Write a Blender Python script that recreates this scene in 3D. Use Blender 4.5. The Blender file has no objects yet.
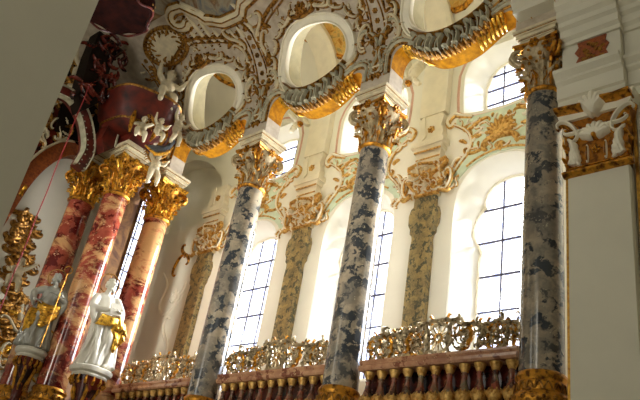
import bpy, bmesh, math, random
from mathutils import Vector, Matrix, Quaternion, noise
from mathutils.geometry import delaunay_2d_cdt
PI = math.pi
sc = bpy.context.scene
COL = sc.collection
random.seed(7)

# ------------------------------------------------------------------ helpers
def lin(c):
    return tuple((v/255/12.92 if v/255 <= .04045 else ((v/255+.055)/1.055)**2.4) for v in c) + (1.0,)

class MB:
    """collects verts and faces, then links them as ONE mesh object"""
    def __init__(s): s.v = []; s.f = []; s.m = []
    def add(s, vs, fs, mi=0):
        b = len(s.v); s.v += [Vector(p) for p in vs]
        for f in fs: s.f.append([b+i for i in f]); s.m.append(mi)
    def box(s, x0, x1, y0, y1, z0, z1, mi=0):
        vs = [(x, y, z) for z in (z0, z1) for y in (y0, y1) for x in (x0, x1)]
        s.add(vs, [(0,2,3,1),(4,5,7,6),(0,1,5,4),(2,6,7,3),(0,4,6,2),(1,3,7,5)], mi)
    def lathe(s, cx, cy, prof, n=32, mod=None, mi=0, a0=0.0):
        vs = []; fs = []
        for (r, z) in prof:
            for k in range(n):
                a = a0 + 2*PI*k/n; rr = r*(mod(a, z) if mod else 1)
                vs.append((cx+rr*math.cos(a), cy+rr*math.sin(a), z))
        for i in range(len(prof)-1):
            for k in range(n):
                fs.append((i*n+k, i*n+(k+1) % n, (i+1)*n+(k+1) % n, (i+1)*n+k))
        fs.append(tuple(range(n))[::-1]); fs.append(tuple((len(prof)-1)*n+k for k in range(n)))
        s.add(vs, fs, mi)
    def tube(s, pts, rad, n=8, mi=0, flat=1.0, fdir=None):
        pts = [Vector(p) for p in pts]; N = len(pts)
        if not hasattr(rad, '__len__'): rad = [rad]*N
        vs = []; fs = []; up = None
        for i, p in enumerate(pts):
            t = (pts[min(i+1, N-1)]-pts[max(i-1, 0)])
            if t.length < 1e-9: t = Vector((0, 0, 1))
            t.normalize()
            if fdir is not None:
                u = Vector(fdir); u = (u-t*u.dot(t))
                if u.length < 1e-6: u = t.orthogonal()
                u.normalize()
            elif up is None: u = t.orthogonal().normalized()
            else:
                u = up-t*up.dot(t)
                if u.length < 1e-6: u = t.orthogonal()
                u.normalize()
            up = u; w = t.cross(u)
            for k in range(n):
                a = 2*PI*k/n
                vs.append(p + u*(rad[i]*flat*math.cos(a)) + w*(rad[i]*math.sin(a)))
        for i in range(N-1):
            for k in range(n):
                fs.append((i*n+k, i*n+(k+1) % n, (i+1)*n+(k+1) % n, (i+1)*n+k))
        fs.append(tuple(range(n))[::-1]); fs.append(tuple((N-1)*n+k for k in range(n)))
        s.add(vs, fs, mi)
    def prism(s, poly, fn, d0, d1, mi=0):
        """poly = 2D outline, fn(u,v,d) -> point, between depths d0 and d1"""
        n = len(poly)
        vs = [fn(u, v, d0) for u, v in poly] + [fn(u, v, d1) for u, v in poly]
        fs = [tuple(range(n))[::-1], tuple(range(n, 2*n))] + [(i, (i+1) % n, n+(i+1) % n, n+i) for i in range(n)]
        s.add(vs, fs, mi)
    def ball(s, c, r, n=10, sx=1, sy=1, sz=1, mi=0, rot=None):
        c = Vector(c); vs = []; fs = []; m = n//2
        for i in range(m+1):
            th = PI*i/m
            for k in range(n):
                a = 2*PI*k/n
                p = Vector((r*sx*math.sin(th)*math.cos(a), r*sy*math.sin(th)*math.sin(a), r*sz*math.cos(th)))
                if rot: p = rot @ p
                vs.append(c+p)
        for i in range(m):
            for k in range(n):
                fs.append((i*n+k, (i+1)*n+k, (i+1)*n+(k+1) % n, i*n+(k+1) % n))
        s.add(vs, fs, mi)
    # ---- ornament on a mapped surface S(u, v, h)
    def strip(s, path, wid, S, hh, h0=-.01, mi=0, prof=((-1,.15),(-.8,.7),(-.3,1),(.3,1),(.8,.7),(1,.15))):
        N = len(path)
        if not hasattr(wid, '__len__'): wid = [wid]*N
        vs = []; fs = []; K = len(prof)+2
        for i, (u, v) in enumerate(path):
            a = path[max(i-1, 0)]; b = path[min(i+1, N-1)]
            dx, dy = b[0]-a[0], b[1]-a[1]; L = math.hypot(dx, dy) or 1
            nx, ny = -dy/L, dx/L; w = wid[i]; hs = hh*min(1, .35+w/(max(wid)+1e-9)*.65)
            vs.append(S(u-nx*w, v-ny*w, h0))
            for o, hk in prof: vs.append(S(u+nx*w*o, v+ny*w*o, hs*hk))
            vs.append(S(u+nx*w, v+ny*w, h0))
        for i in range(N-1):
            for k in range(K):
                fs.append((i*K+k, i*K+(k+1) % K, (i+1)*K+(k+1) % K, (i+1)*K+k))
        fs.append(tuple(range(K))[::-1]); fs.append(tuple((N-1)*K+k for k in range(K)))
        s.add(vs, fs, mi)
    def dot(s, u, v, r, S, hh, mi=0, n=8):
        vs = [S(u, v, hh)]; fs = []
        for j, (q, h) in enumerate(((.6, .8), (1, 0), (1, -.3))):
            for k in range(n):
                a = 2*PI*k/n; vs.append(S(u+r*q*math.cos(a), v+r*q*math.sin(a), hh*h))
        for k in range(n):
            fs.append((0, 1+k, 1+(k+1) % n))
            for j in range(2): fs.append((1+j*n+k, 1+(j+1)*n+k, 1+(j+1)*n+(k+1) % n, 1+j*n+(k+1) % n))
        fs.append(tuple(1+2*n+k for k in range(n)))
        s.add(vs, fs, mi)
    def rosette(s, u, v, r, S, hh, mi=0, petals=6):
        for k in range(petals):
            a = 2*PI*k/petals+.3
            s.dot(u+r*.6*math.cos(a), v+r*.6*math.sin(a), r*.42, S, hh*.7, mi, 6)
        s.dot(u, v, r*.4, S, hh, mi, 6)
    def build(s, name, mat, parent=None, smooth=True, off=None):
        if off is None:
            off = Vector((0, 0, 0)); p = parent
            while p: off = off+p.location; p = p.parent
        me = bpy.data.meshes.new(name)
        me.from_pydata([tuple(p-Vector(off)) for p in s.v], [], s.f)
        for m in (mat if isinstance(mat, (list, tuple)) else [mat]): me.materials.append(m)
        if any(s.m): me.polygons.foreach_set('material_index', s.m)
        if smooth:
            me.polygons.foreach_set('use_smooth', [True]*len(me.polygons))
            try: me.set_sharp_from_angle(angle=math.radians(40))
            except Exception: pass
        me.update(); me.validate()
        o = bpy.data.objects.new(name, me); COL.objects.link(o)
        if parent: o.parent = parent
        return o

def tag(o, label=None, cat=None, group=None, kind=None):
    if label: o['label'] = label
    if cat: o['category'] = cat
    if group: o['group'] = group
    if kind: o['kind'] = kind
    return o
def thing(name, loc, label, cat, group=None):
    o = bpy.data.objects.new(name, None); COL.objects.link(o); o.location = loc; o.empty_display_size = .2
    return tag(o, label, cat, group)
def kids(o): return [c for c in COL.objects if c.parent == o]
def copy_tree(o, parent=None):
    ch = kids(o); c = o.copy(); COL.objects.link(c); c.parent = parent
    for k in ch: copy_tree(k, c)
    return c
def struct(o): o['kind'] = 'structure'; return o

def smoothpath(pts, n=8, closed=False):
    """Catmull-Rom through 2D/3D points"""
    out = []; N = len(pts); P = [Vector(p) for p in pts]
    rng = range(N) if closed else range(N-1)
    for i in rng:
        if closed: a, b, c, d = P[i-1], P[i], P[(i+1) % N], P[(i+2) % N]
        else: a, b, c, d = P[max(i-1, 0)], P[i], P[i+1], P[min(i+2, N-1)]
        for k in range(n):
            t = k/n
            out.append(.5*((2*b)+(c-a)*t+(2*a-5*b+4*c-d)*t*t+(3*b-a-3*c+d)*t**3))
    if not closed: out.append(P[-1])
    return out
def scroll(A, B, kind='C', curl=5.0, n=30, bend=1.0, mid=.7):
    """rococo C- or S-scroll from A to B in 2D; bend<0 flips the side"""
    pts = [(0, 0)]; h = 0; xy = [0, 0]; hs = []
    for i in range(n):
        t = (i+.5)/n*2-1
        k = mid+curl*abs(t)**3.2*2.2
        if kind == 'S': k = k*(1 if t > 0 else -1)
        h += k*bend*2.0/n
        xy = [xy[0]+math.cos(h)/n, xy[1]+math.sin(h)/n]; pts.append(tuple(xy))
    # widest extent points rather than raw ends keep size readable
    ia, ib = int(n*.16), int(n*.84)
    ax, ay = pts[ia]; bx, by = pts[ib]
    dx, dy = bx-ax, by-ay; L = math.hypot(dx, dy) or 1e-6
    DX, DY = B[0]-A[0], B[1]-A[1]; D = math.hypot(DX, DY); sc_ = D/L
    ca = (dx*DX+dy*DY)/(L*D+1e-12); sa = (dx*DY-dy*DX)/(L*D+1e-12)
    return [(A[0]+sc_*((x-ax)*ca-(y-ay)*sa), A[1]+sc_*((x-ax)*sa+(y-ay)*ca)) for x, y in pts]
def taper(n, w, a=.45, b=.45, p=.7):
    return [w*(a+(1-a)*math.sin(PI*min(1, max(0, i/(n-1))))**p) for i in range(n)]
def leafw(n, w, lobes=4):
    return [w*(math.sin(PI*(.08+.92*i/(n-1)))**.6)*(.72+.28*abs(math.cos(lobes*PI*i/(n-1))))+.002 for i in range(n)]

class Orn:
    """two-layer stucco ornament: a gilt edge below and pale stucco above"""
    def __init__(s, S): s.S = S; s.g = MB(); s.w = MB()
    def sc(s, A, B, kind='C', w=.03, bend=1, curl=5, h=.035, both=True, gold=False, n=26):
        p = scroll(A, B, kind, curl, n, bend); wd = taper(len(p), w)
        if gold: s.g.strip(p, wd, s.S, h)
        else:
            if both: s.g.strip(p, [x*1.45 for x in wd], s.S, h*.55)
            s.w.strip(p, [x*.8 for x in wd], s.S, h)
    def path(s, pts, w=.03, h=.03, gold=False, both=True, n=6, tap=True):
        p = [tuple(q) for q in smoothpath(pts, n)]; wd = taper(len(p), w) if tap else [w]*len(p)
        if gold: s.g.strip(p, wd, s.S, h)
        else:
            if both: s.g.strip(p, [x*1.45 for x in wd], s.S, h*.55)
            s.w.strip(p, [x*.8 for x in wd], s.S, h)
    def leaf(s, A, ang, L, w=.04, h=.04, gold=True, bend=.6, lobes=4):
        n = 14; p = []; x, y = A; a = ang-bend/2
        for i in range(n):
            p.append((x, y)); x += math.cos(a)*L/n; y += math.sin(a)*L/n; a += bend/n*1.6*(i/n+.3)
        (s.g if gold else s.w).strip(p, leafw(n, w, lobes), s.S, h)
    def fan(s, A, ang, spread, L, k=5, w=.03, h=.04, gold=True):
        for i in range(k):
            t = (i/(k-1)-.5)*2 if k > 1 else 0
            s.leaf(A, ang+t*spread/2, L*(1-.25*abs(t)), w, h, gold, bend=.5*t)
    def build(s, parent, gm, wm, gn='gilding', wn='stucco_scrolls'):
        if s.g.v: s.g.build(gn, gm, parent)
        if s.w.v: s.w.build(wn, wm, parent)

def cdt(outer, holes, step):
    """triangulate a 2D region with holes, with inner grid points"""
    def inside(p, poly):
        x, y = p; c = False; j = len(poly)-1
        for i in range(len(poly)):
            xi, yi = poly[i][0], poly[i][1]; xj, yj = poly[j][0], poly[j][1]
            if (yi > y) != (yj > y) and x < (xj-xi)*(y-yi)/(yj-yi)+xi: c = not c
            j = i
        return c
    vs = []; ed = []
    for poly in [outer]+holes:
        b = len(vs); n = len(poly); vs += [Vector((p[0], p[1])) for p in poly]
        ed += [(b+i, b+(i+1) % n) for i in range(n)]
    nb = len(vs); bp = list(vs)
    x0 = min(p[0] for p in outer); x1 = max(p[0] for p in outer); y0 = min(p[1] for p in outer); y1 = max(p[1] for p in outer)
    nx = int((x1-x0)/step); ny = int((y1-y0)/step)
    for i in range(1, nx):
        for j in range(1, ny):
            p = (x0+(x1-x0)*i/nx, y0+(y1-y0)*j/ny)
            if inside(p, outer) and not any(inside(p, h) for h in holes):
                q = Vector(p)
                if all(abs(q.x-b.x)+abs(q.y-b.y) > step*.4 for b in bp): vs.append(q)
    r = delaunay_2d_cdt(vs, ed, [], 0, 1e-6)
    V = [tuple(p) for p in r[0]]; F = []
    for f in r[2]:
        c = (sum(V[i][0] for i in f)/3, sum(V[i][1] for i in f)/3)
        if inside(c, outer) and not any(inside(c, h) for h in holes): F.append(tuple(f))
    return V, F

# ------------------------------------------------------------------ materials
def newmat(name):
    m = bpy.data.materials.new(name); m.use_nodes = True
    return m, m.node_tree.nodes, m.node_tree.links, m.node_tree.nodes['Principled BSDF']
def coords(N, L, scale=(1, 1, 1)):
    g = N.new('ShaderNodeNewGeometry'); mp = N.new('ShaderNodeMapping'); mp.inputs['Scale'].default_value = scale
    L.new(g.outputs['Position'], mp.inputs['Vector']); return mp.outputs[0]
def ramp(N, L, fac, stops, inter='LINEAR'):
    r = N.new('ShaderNodeValToRGB'); r.color_ramp.interpolation = inter
    els = r.color_ramp.elements
    while len(els) < len(stops): els.new(.5)
    for e, (p, c) in zip(els, stops): e.position = p; e.color = c if len(c) == 4 else lin(c)
    L.new(fac, r.inputs[0]); return r.outputs[0]
def noise_tex(N, L, vec, sc_, det=4, rough=.55, dist=0):
    n = N.new('ShaderNodeTexNoise'); n.inputs['Scale'].default_value = sc_; n.inputs['Detail'].default_value = det
    n.inputs['Roughness'].default_value = rough; n.inputs['Distortion'].default_value = dist
    L.new(vec, n.inputs['Vector']); return n.outputs['Fac']
def mix(N, L, fac, a, b):
    m = N.new('ShaderNodeMix'); m.data_type = 'RGBA'
    if isinstance(fac, float): m.inputs[0].default_value = fac
    else: L.new(fac, m.inputs[0])
    for k, v in ((6, a), (7, b)):
        if isinstance(v, tuple): m.inputs[k].default_value = v if len(v) == 4 else lin(v)
        else: L.new(v, m.inputs[k])
    return m.outputs[2]
def bump(N, L, P, h, st=.3, d=.02):
    b = N.new('ShaderNodeBump'); b.inputs['Strength'].default_value = st; b.inputs['Distance'].default_value = d
    L.new(h, b.inputs['Height']); L.new(b.outputs[0], P.inputs['Normal'])
def plain(name, c, rough=.6, var=.12, sc_=3, metal=0, bst=.15, c2=None, spec=.5):
    m, N, L, P = newmat(name); v = coords(N, L)
    f = noise_tex(N, L, v, sc_, 5)
    c2 = c2 or tuple(x*(1-var) for x in c)
    L.new(ramp(N, L, f, [(.3, c2), (.65, c)]), P.inputs['Base Color'])
    P.inputs['Roughness'].default_value = rough; P.inputs['Metallic'].default_value = metal
    P.inputs['Specular IOR Level'].default_value = spec
    if bst: bump(N, L, P, noise_tex(N, L, v, sc_*8, 3), bst, .01)
    return m
def gold(name, c=(214, 150, 50), dark=(96, 56, 16), rough=.36, sc_=14):
    m, N, L, P = newmat(name); v = coords(N, L)
    f = noise_tex(N, L, v, sc_, 4)
    L.new(ramp(N, L, f, [(.36, dark), (.56, c)]), P.inputs['Base Color'])
    P.inputs['Metallic'].default_value = .75; P.inputs['Roughness'].default_value = rough
    bump(N, L, P, noise_tex(N, L, v, 40, 3), .35, .01); return m
def marble(name, base, mid, blot, spot, sc_=3.2, th=.5, rough=.14, band=0, bandc=None, soft=.07, veil=None):
    m, N, L, P = newmat(name); v = coords(N, L)
    w = N.new('ShaderNodeTexNoise'); w.inputs['Scale'].default_value = sc_*1.6; w.inputs['Detail'].default_value = 4
    L.new(v, w.inputs['Vector'])
    va = N.new('ShaderNodeVectorMath'); va.operation = 'SCALE'; va.inputs['Scale'].default_value = .32
    L.new(w.outputs['Color'], va.inputs[0])
    vb = N.new('ShaderNodeVectorMath'); vb.operation = 'ADD'; L.new(v, vb.inputs[0]); L.new(va.outputs[0], vb.inputs[1])
    wv = vb.outputs[0]
    c = ramp(N, L, noise_tex(N, L, wv, sc_*.8, 5), [(.35, mid), (.62, base)])
    b = ramp(N, L, noise_tex(N, L, wv, sc_, 3, .5), [(th, (0, 0, 0)), (th+soft, (255, 255, 255))])
    c = mix(N, L, b, c, blot)
    if veil:
        c = mix(N, L, ramp(N, L, noise_tex(N, L, wv, sc_*.35, 3), [(.5, (0, 0, 0)), (.6, (190, 190, 190))]), c, veil)
    vo = N.new('ShaderNodeTexVoronoi'); vo.inputs['Scale'].default_value = sc_*3.4; L.new(wv, vo.inputs['Vector'])
    s = ramp(N, L, vo.outputs['Distance'], [(.16, (255, 255, 255)), (.24, (0, 0, 0))])
    g = N.new('ShaderNodeMath'); g.operation = 'MULTIPLY'
    L.new(s, g.inputs[0]); L.new(ramp(N, L, noise_tex(N, L, v, sc_*1.3, 2), [(.5, (0, 0, 0)), (.56, (255, 255, 255))]), g.inputs[1])
    c = mix(N, L, g.outputs[0], c, spot)
    if bandc:
        z = N.new('ShaderNodeSeparateXYZ'); L.new(wv, z.inputs[0])
        ns = noise_tex(N, L, coords(N, L, (.5, .5, 1.0)), 1.7, 9, .72, .5)
        c = mix(N, L, ramp(N, L, ns, [(.48, (0, 0, 0)), (.55, (225, 225, 225))]), c, bandc)
    L.new(c, P.inputs['Base Color']); P.inputs['Roughness'].default_value = rough
    return m

M = dict(
    cream=plain('cream_plaster', (240, 236, 218), .75, .04, 1.2, bst=.05),
    white=plain('white_stucco', (246, 238, 214), .6, .05, 4, bst=.1),
    pier=plain('pier_plaster', (224, 218, 196), .8, .05, .8, bst=.05),
    lilac=plain('lilac_stucco_ground', (204, 192, 170), .6, .2, 5, c2=(172, 156, 134), bst=.2),
    greystucco=plain('grey_stucco', (200, 194, 166), .5, .2, 7, c2=(150, 146, 122), bst=.2),
    palestucco=plain('pale_stucco', (226, 212, 176), .6, .14, 6, bst=.15),
    ochre=plain('ochre_painted_soffit', (206, 142, 14), .8, .3, 9, c2=(148, 92, 8), bst=.3, spec=.15),
    reveal=plain('shaded_cream_reveal', (186, 174, 134), .8, .1, 5, bst=.1),  # cream plaster with the dimness of the oval openings put into its colour
    darkgold=gold('dark_gilding', (170, 110, 34), (104, 60, 16), .5, 14),  # darker, duller gilding tone
    capstone=plain('capital_stucco', (206, 188, 148), .5, .25, 12, c2=(140, 118, 80), bst=.2),
    mint=plain('mint_green_ground', (212, 226, 198), .7, .08, 5, bst=.1),
    gold=gold('gilding'), bright=gold('bright_gilding', (232, 178, 62), (104, 62, 16), .3, 16),
    wallgold=gold('wall_gilding', (228, 188, 112), (172, 122, 52), .5, 18),
    brown=gold('bronzed_gilding', (178, 128, 56), (84, 54, 22), .42, 16),
    silver=gold('silver_gilt', (196, 178, 142), (100, 84, 58), .34, 16),
    blue=marble('grey_blue_marble', (172, 156, 132), (120, 114, 102), (56, 60, 64), (180, 170, 144), 5.0, .505, .16, soft=.07, veil=(104, 98, 90)),
    pink=marble('red_pink_marble', (150, 70, 52), (116, 42, 30), (84, 22, 18), (214, 168, 130), 4.2, .5, .14, bandc=(198, 154, 102)),
    pil=marble('olive_marble', (190, 166, 110), (140, 126, 92), (92, 92, 74), (206, 190, 140), 7.5, .52, .35),
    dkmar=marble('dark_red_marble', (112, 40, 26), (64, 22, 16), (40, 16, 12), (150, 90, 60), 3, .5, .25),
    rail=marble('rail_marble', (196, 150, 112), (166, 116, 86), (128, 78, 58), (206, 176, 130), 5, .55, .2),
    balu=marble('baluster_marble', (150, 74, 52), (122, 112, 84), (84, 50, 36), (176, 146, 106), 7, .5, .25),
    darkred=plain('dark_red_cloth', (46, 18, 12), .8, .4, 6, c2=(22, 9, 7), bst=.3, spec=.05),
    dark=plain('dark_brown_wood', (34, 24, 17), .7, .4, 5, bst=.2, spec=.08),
    iron=plain('window_lead', (70, 66, 88), .5, .2, 8, bst=0),
    redp=plain('red_gold_stucco_panel', (168, 88, 30), .5, .5, 22, c2=(110, 44, 14), bst=.8),
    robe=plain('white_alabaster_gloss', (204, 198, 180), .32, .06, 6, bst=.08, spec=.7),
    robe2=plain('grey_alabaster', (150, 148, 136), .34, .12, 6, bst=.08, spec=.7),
    putto=plain('putto_stucco', (214, 200, 166), .45, .1, 8, bst=.05),
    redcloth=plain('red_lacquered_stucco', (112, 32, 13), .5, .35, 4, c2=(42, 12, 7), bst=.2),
    cord=plain('crimson_cord', (146, 34, 32), .5, .2, 30, bst=.1),
    floor=plain('stone_floor', (186, 182, 170), .6, .15, 2, bst=.05),
)
def fresco(name, cols, sc_=1.3):
    m, N, L, P = newmat(name); v = coords(N, L)
    f = noise_tex(N, L, v, sc_, 6, .6, 1.5)
    L.new(ramp(N, L, f, [(.28+i*.44/(len(cols)-1), c) for i, c in enumerate(cols)]), P.inputs['Base Color'])
    P.inputs['Roughness'].default_value = .8; return m
M['sky'] = fresco('ceiling_fresco', [(120, 70, 40), (96, 104, 108), (150, 140, 116), (110, 80, 52), (180, 150, 104)])
M['paint'] = fresco('vault_painting', [(120, 66, 26), (196, 140, 50), (220, 180, 96), (150, 132, 78), (214, 196, 150)], 3)
M['backpaint'] = fresco('retable_painting', [(60, 32, 20), (96, 62, 36), (130, 92, 50), (72, 40, 26)], 2)
def glass():
    m, N, L, P = newmat('old_window_glass'); N.remove(P)
    out = N['Material Output']; t = N.new('ShaderNodeBsdfTransparent'); gl = N.new('ShaderNodeBsdfGlossy')
    tr = N.new('ShaderNodeBsdfTranslucent'); v = coords(N, L)
    c = ramp(N, L, noise_tex(N, L, v, 9, 3), [(.4, (206, 214, 236)), (.6, (255, 255, 255))])
    L.new(c, t.inputs[0]); gl.inputs['Roughness'].default_value = .1
    a = N.new('ShaderNodeMixShader'); a.inputs[0].default_value = .06
    L.new(t.outputs[0], a.inputs[1]); L.new(gl.outputs[0], a.inputs[2]); L.new(a.outputs[0], out.inputs[0]); return m
M['glass'] = glass()
# faint veil of variation so the gilding reads from a distance
WORLD_BACK = .02; WORLD_WIN = 4.0; E_OPP = 15; E_FILL = 135; E_FLOOR = 75; E_B4 = 20; E_NAVE = 3; E_WIN = 330; E_SUN = 7; EXPO = 0.16
# ------------------------------------------------------------------ layout constants (metres)
XC = 8.0            # axis of the gallery colonnade
XW = 9.7            # inner face of the aisle wall
COLY = [3.83, 6.95, 10.02, 13.10]
PER = 3.09
BAY = [5.39, 8.48, 11.57, 14.66]
ZS0, ZS1 = 4.53, 8.85     # column shaft

# ---- camera
R = ((0.63572542, -0.46683492, -0.61475065), (-0.75569184, -0.21397117, -0.61898803), (0.15742631, 0.85806847, -0.48881025))
cd = bpy.data.cameras.new('camera'); cam = bpy.data.objects.new('camera', cd); COL.objects.link(cam)
cam.matrix_world = Matrix.Translation((0, 0, 1.6)) @ Matrix(R).to_4x4()
cd.sensor_width = 36; cd.lens = 729.0*36/640; cd.clip_start = .05; sc.camera = cam

# ---- arcade shell: vertical face that coves over into the choir vault
_P = [(7.72, 9.9), (7.72, 10.3), (7.72, 10.7), (7.66, 11.1), (7.5, 11.45), (7.2, 11.78), (6.8, 12.05), (6.3, 12.28), (5.5, 12.55), (4.5, 12.75), (3, 12.9), (0, 12.9)]
_D = [tuple(p) for p in smoothpath(_P, 8)]
_S = [0.0]
for a, b in zip(_D, _D[1:]): _S.append(_S[-1]+math.hypot(b[0]-a[0], b[1]-a[1]))
def prof(s):
    if s <= 0: return (7.72, 9.9+s), (-1, 0)
    i = 0
    lo, hi = 0, len(_S)-2
    while lo < hi:
        mid = (lo+hi+1)//2
        if _S[mid] <= s: lo = mid
        else: hi = mid-1
    i = lo; t = (s-_S[i])/(_S[i+1]-_S[i])
    x = _D[i][0]*(1-t)+_D[i+1][0]*t; z = _D[i][1]*(1-t)+_D[i+1][1]*t
    def tg(j):
        a = _D[max(j-1, 0)]; b = _D[min(j+1, len(_D)-1)]; l = math.hypot(b[0]-a[0], b[1]-a[1]); return (b[0]-a[0])/l, (b[1]-a[1])/l
    t0, t1 = tg(i), tg(i+1); tx = t0[0]*(1-t)+t1[0]*t; tz = t0[1]*(1-t)+t1[1]*t; l = math.hypot(tx, tz)
    return (x, z), (-tz/l, tx/l)
def SF(y, s, h=0.0):
    (x, z), (nx, nz) = prof(s); return Vector((x+nx*h, y, z+nz*h))
def SW(y, z, h=0.0): return Vector((XW-h, y, z))

THK = .38
HALF = [(0, .12), (.2, .14), (.4, .22), (.55, .34), (.7, .49), (.85, .63), (1.0, .71), (1.12, .69), (1.2, .56), (1.215, .3), (1.21, -.08)]
def archcurve(c):
    h = [tuple(p) for p in smoothpath(HALF, 3)]
    return [(c-y, RS(s)) for y, s in reversed(h)] + [(c+y, s) for y, s in h[1:]]
def RS(s): return s if s < .12 else .12+(s-.12)*.68
def ovalcurve(c, n=40, grow=0.0):
    out = []
    for k in range(n):
        a = 2*PI*k/n; q = 1+.018*math.cos(5*a+.6)
        out.append((c+(.80+grow)*q*math.cos(a), 1.31+(.68+grow)*q*math.sin(a)))
    return out
Y0, Y1 = 3.42, 16.0
outer = [(Y0, 9.0), (Y0, -.08)]
for c in BAY[:3]: outer += archcurve(c)
outer += [(13.5, -.08), (13.5, .9), (Y1, .9), (Y1, 9.0)]
holes = [ovalcurve(c) for c in BAY[:3]]
V2, F2 = cdt(outer, holes, .17)
m = MB(); n = len(V2)
m.v = [SF(a, b) for a, b in V2] + [SF(a, b, -THK) for a, b in V2]
cnt = {}
for f in F2:
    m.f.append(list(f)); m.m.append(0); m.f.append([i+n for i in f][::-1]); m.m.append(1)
    for i in range(3):
        e = (f[i], f[(i+1) % 3]); k = tuple(sorted(e)); cnt[k] = None if k in cnt else e
for k, e in cnt.items():
    if e:
        s_ = (V2[e[0]][1]+V2[e[1]][1])/2; y_ = (V2[e[0]][0]+V2[e[1]][0])/2
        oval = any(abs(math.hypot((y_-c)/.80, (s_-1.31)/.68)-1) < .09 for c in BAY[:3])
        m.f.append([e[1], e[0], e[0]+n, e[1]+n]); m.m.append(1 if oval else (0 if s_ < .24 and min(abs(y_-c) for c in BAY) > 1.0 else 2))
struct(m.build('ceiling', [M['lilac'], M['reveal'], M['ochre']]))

# ---- fresco of the choir vault beyond the white frame, a shallow panel on the ceiling
m = MB(); g = 26; a = []
def fr_edge(y):
    if y > 11.42: return 3.6
    T = [(8.33, 3.6), (8.5, 3.42), (8.9, 3.15), (9.3, 3.08), (9.67, 3.02), (9.94, 2.82), (10.38, 2.84), (10.74, 3.02), (10.95, 3.32), (11.15, 3.56), (11.42, 3.6)]
    y = 8.33+((y-8.33) % PER)
    for (a, u), (b, v) in zip(T, T[1:]):
        if a <= y <= b: q = (y-a)/(b-a); q = q*q*(3-2*q); return u+(v-u)*q
    return 3.6
for i in range(121):
    y = 4.2+i*(12.3-4.2)/120
    for j in range(15):
        s = fr_edge(y)+j*(8.4-fr_edge(y))/14; a.append(SF(y, s, .012))
m.add(a, [(i*15+j, i*15+j+1, (i+1)*15+j+1, (i+1)*15+j) for i in range(120) for j in range(14)])
fo = m.build('ceiling_fresco', M['sky'])
tag(fo, 'dusky blue and brown painted fresco over the choir vault', 'fresco')
m = MB(); mg = MB()
pth = [(4.3+i*.09, fr_edge(4.3+i*.09)) for i in range(80)]; ye, se = pth[-1]
pth += [(ye+.22*math.sin(a*.5), se-.22+.22*math.cos(a*.5)) for a in range(1, 9)]
m.strip(pth, .13, SF, .09); mg.strip([(y, s-.15) for y, s in pth], .035, SF, .06); mg.strip([(y, s+.13) for y, s in pth], .03, SF, .07); mg.strip(pth, .025, SF, .115)
fm = m.build('moulding', M['palestucco'], fo); mg.build('gilt_line', M['brown'], fm)

# ---- aisle wall with window openings, both faces
def arch_outline(hw, z0, zs, ztop, n=14):
    o = [(-hw*.999, z0), (0, z0), (hw, z0), (hw, (z0+zs)/2)]
    for k in range(n+1):
        a = PI*k/n; o.append((hw*math.cos(a), zs+(ztop-zs)*math.sin(a)))
    o.append((-hw, (z0+zs)/2)); return o
def resample(poly, n):
    P = [Vector(p) for p in poly]; P.append(P[0]); L = [0]
    for a, b in zip(P, P[1:]): L.append(L[-1]+(b-a).length)
    out = []; j = 0
    for i in range(n):
        t = L[-1]*i/n
        while L[j+1] < t: j += 1
        out.append(tuple(P[j].lerp(P[j+1], (t-L[j])/(L[j+1]-L[j]+1e-12))))
    return out
def mirror(h): return h + [(-x, z) for x, z in reversed(h) if abs(x) > 1e-6]
LOW_IN = mirror([(0, 5.4), (.3, 5.4), (.62, 5.4), (.62, 6.4), (.62, 7.4), (.57, 7.6), (.68, 7.72), (.77, 7.95), (.75, 8.22), (.64, 8.38), (.53, 8.47), (.57, 8.6), (.52, 8.78), (.38, 8.93), (.2, 9.0), (0, 9.02)])
LOW_OUT = mirror([(0, 5.2), (.45, 5.2), (.9, 5.2), (.9, 6.5), (.9, 7.6), (.9, 8.25), (.87, 8.55), (.77, 8.82), (.62, 9.01), (.42, 9.14), (.2, 9.2), (0, 9.22)])
UP_IN = mirror([(0, 10.5), (.3, 10.52), (.62, 10.58), (.66, 10.9), (.66, 11.3), (.6, 11.42), (.56, 11.58), (.42, 11.72), (.22, 11.8), (0, 11.82)])
UP_OUT = mirror([(0, 10.3), (.42, 10.33), (.84, 10.4), (.88, 10.9), (.88, 11.35), (.8, 11.6), (.64, 11.8), (.44, 11.95), (.22, 12.02), (0, 12.04)])
NICHE = mirror([(0, 9.6), (.7, 9.6), (1.35, 9.6), (1.38, 10.4), (1.36, 10.9), (1.2, 11.4), (.9, 11.75), (.5, 11.95), (0, 12.0)])
WC = [5.46, 8.58, 11.72]
XG = 10.22
wn = 0
houts = []; hins = []
for c in WC:
    for o, i_ in ((LOW_OUT, LOW_IN), (UP_OUT, UP_IN)):
        houts.append([(c+a, b) for a, b in resample(o, 56)]); hins.append([(c+a, b) for a, b in resample(i_, 56)])
nich = resample([tuple(q) for q in smoothpath([(13.3, 9.62), (13.3, 10.2), (13.42, 10.8), (13.84, 11.3), (14.4, 11.7), (15.1, 11.93), (15.6, 11.95), (15.85, 11.7), (15.85, 9.62)], 4)], 44)
m = MB()
V, F = cdt([(3.3, 3.9), (16.0, 3.9), (16.0, 12.9), (3.3, 12.9)], houts+[nich], .5)
m.add([(XW, a, b) for a, b in V], F)
V, F = cdt([(3.3, 3.9), (16.0, 3.9), (16.0, 12.9), (3.3, 12.9)], hins, .8)
m.add([(XG+.06, a, b) for a, b in V], F)
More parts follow.
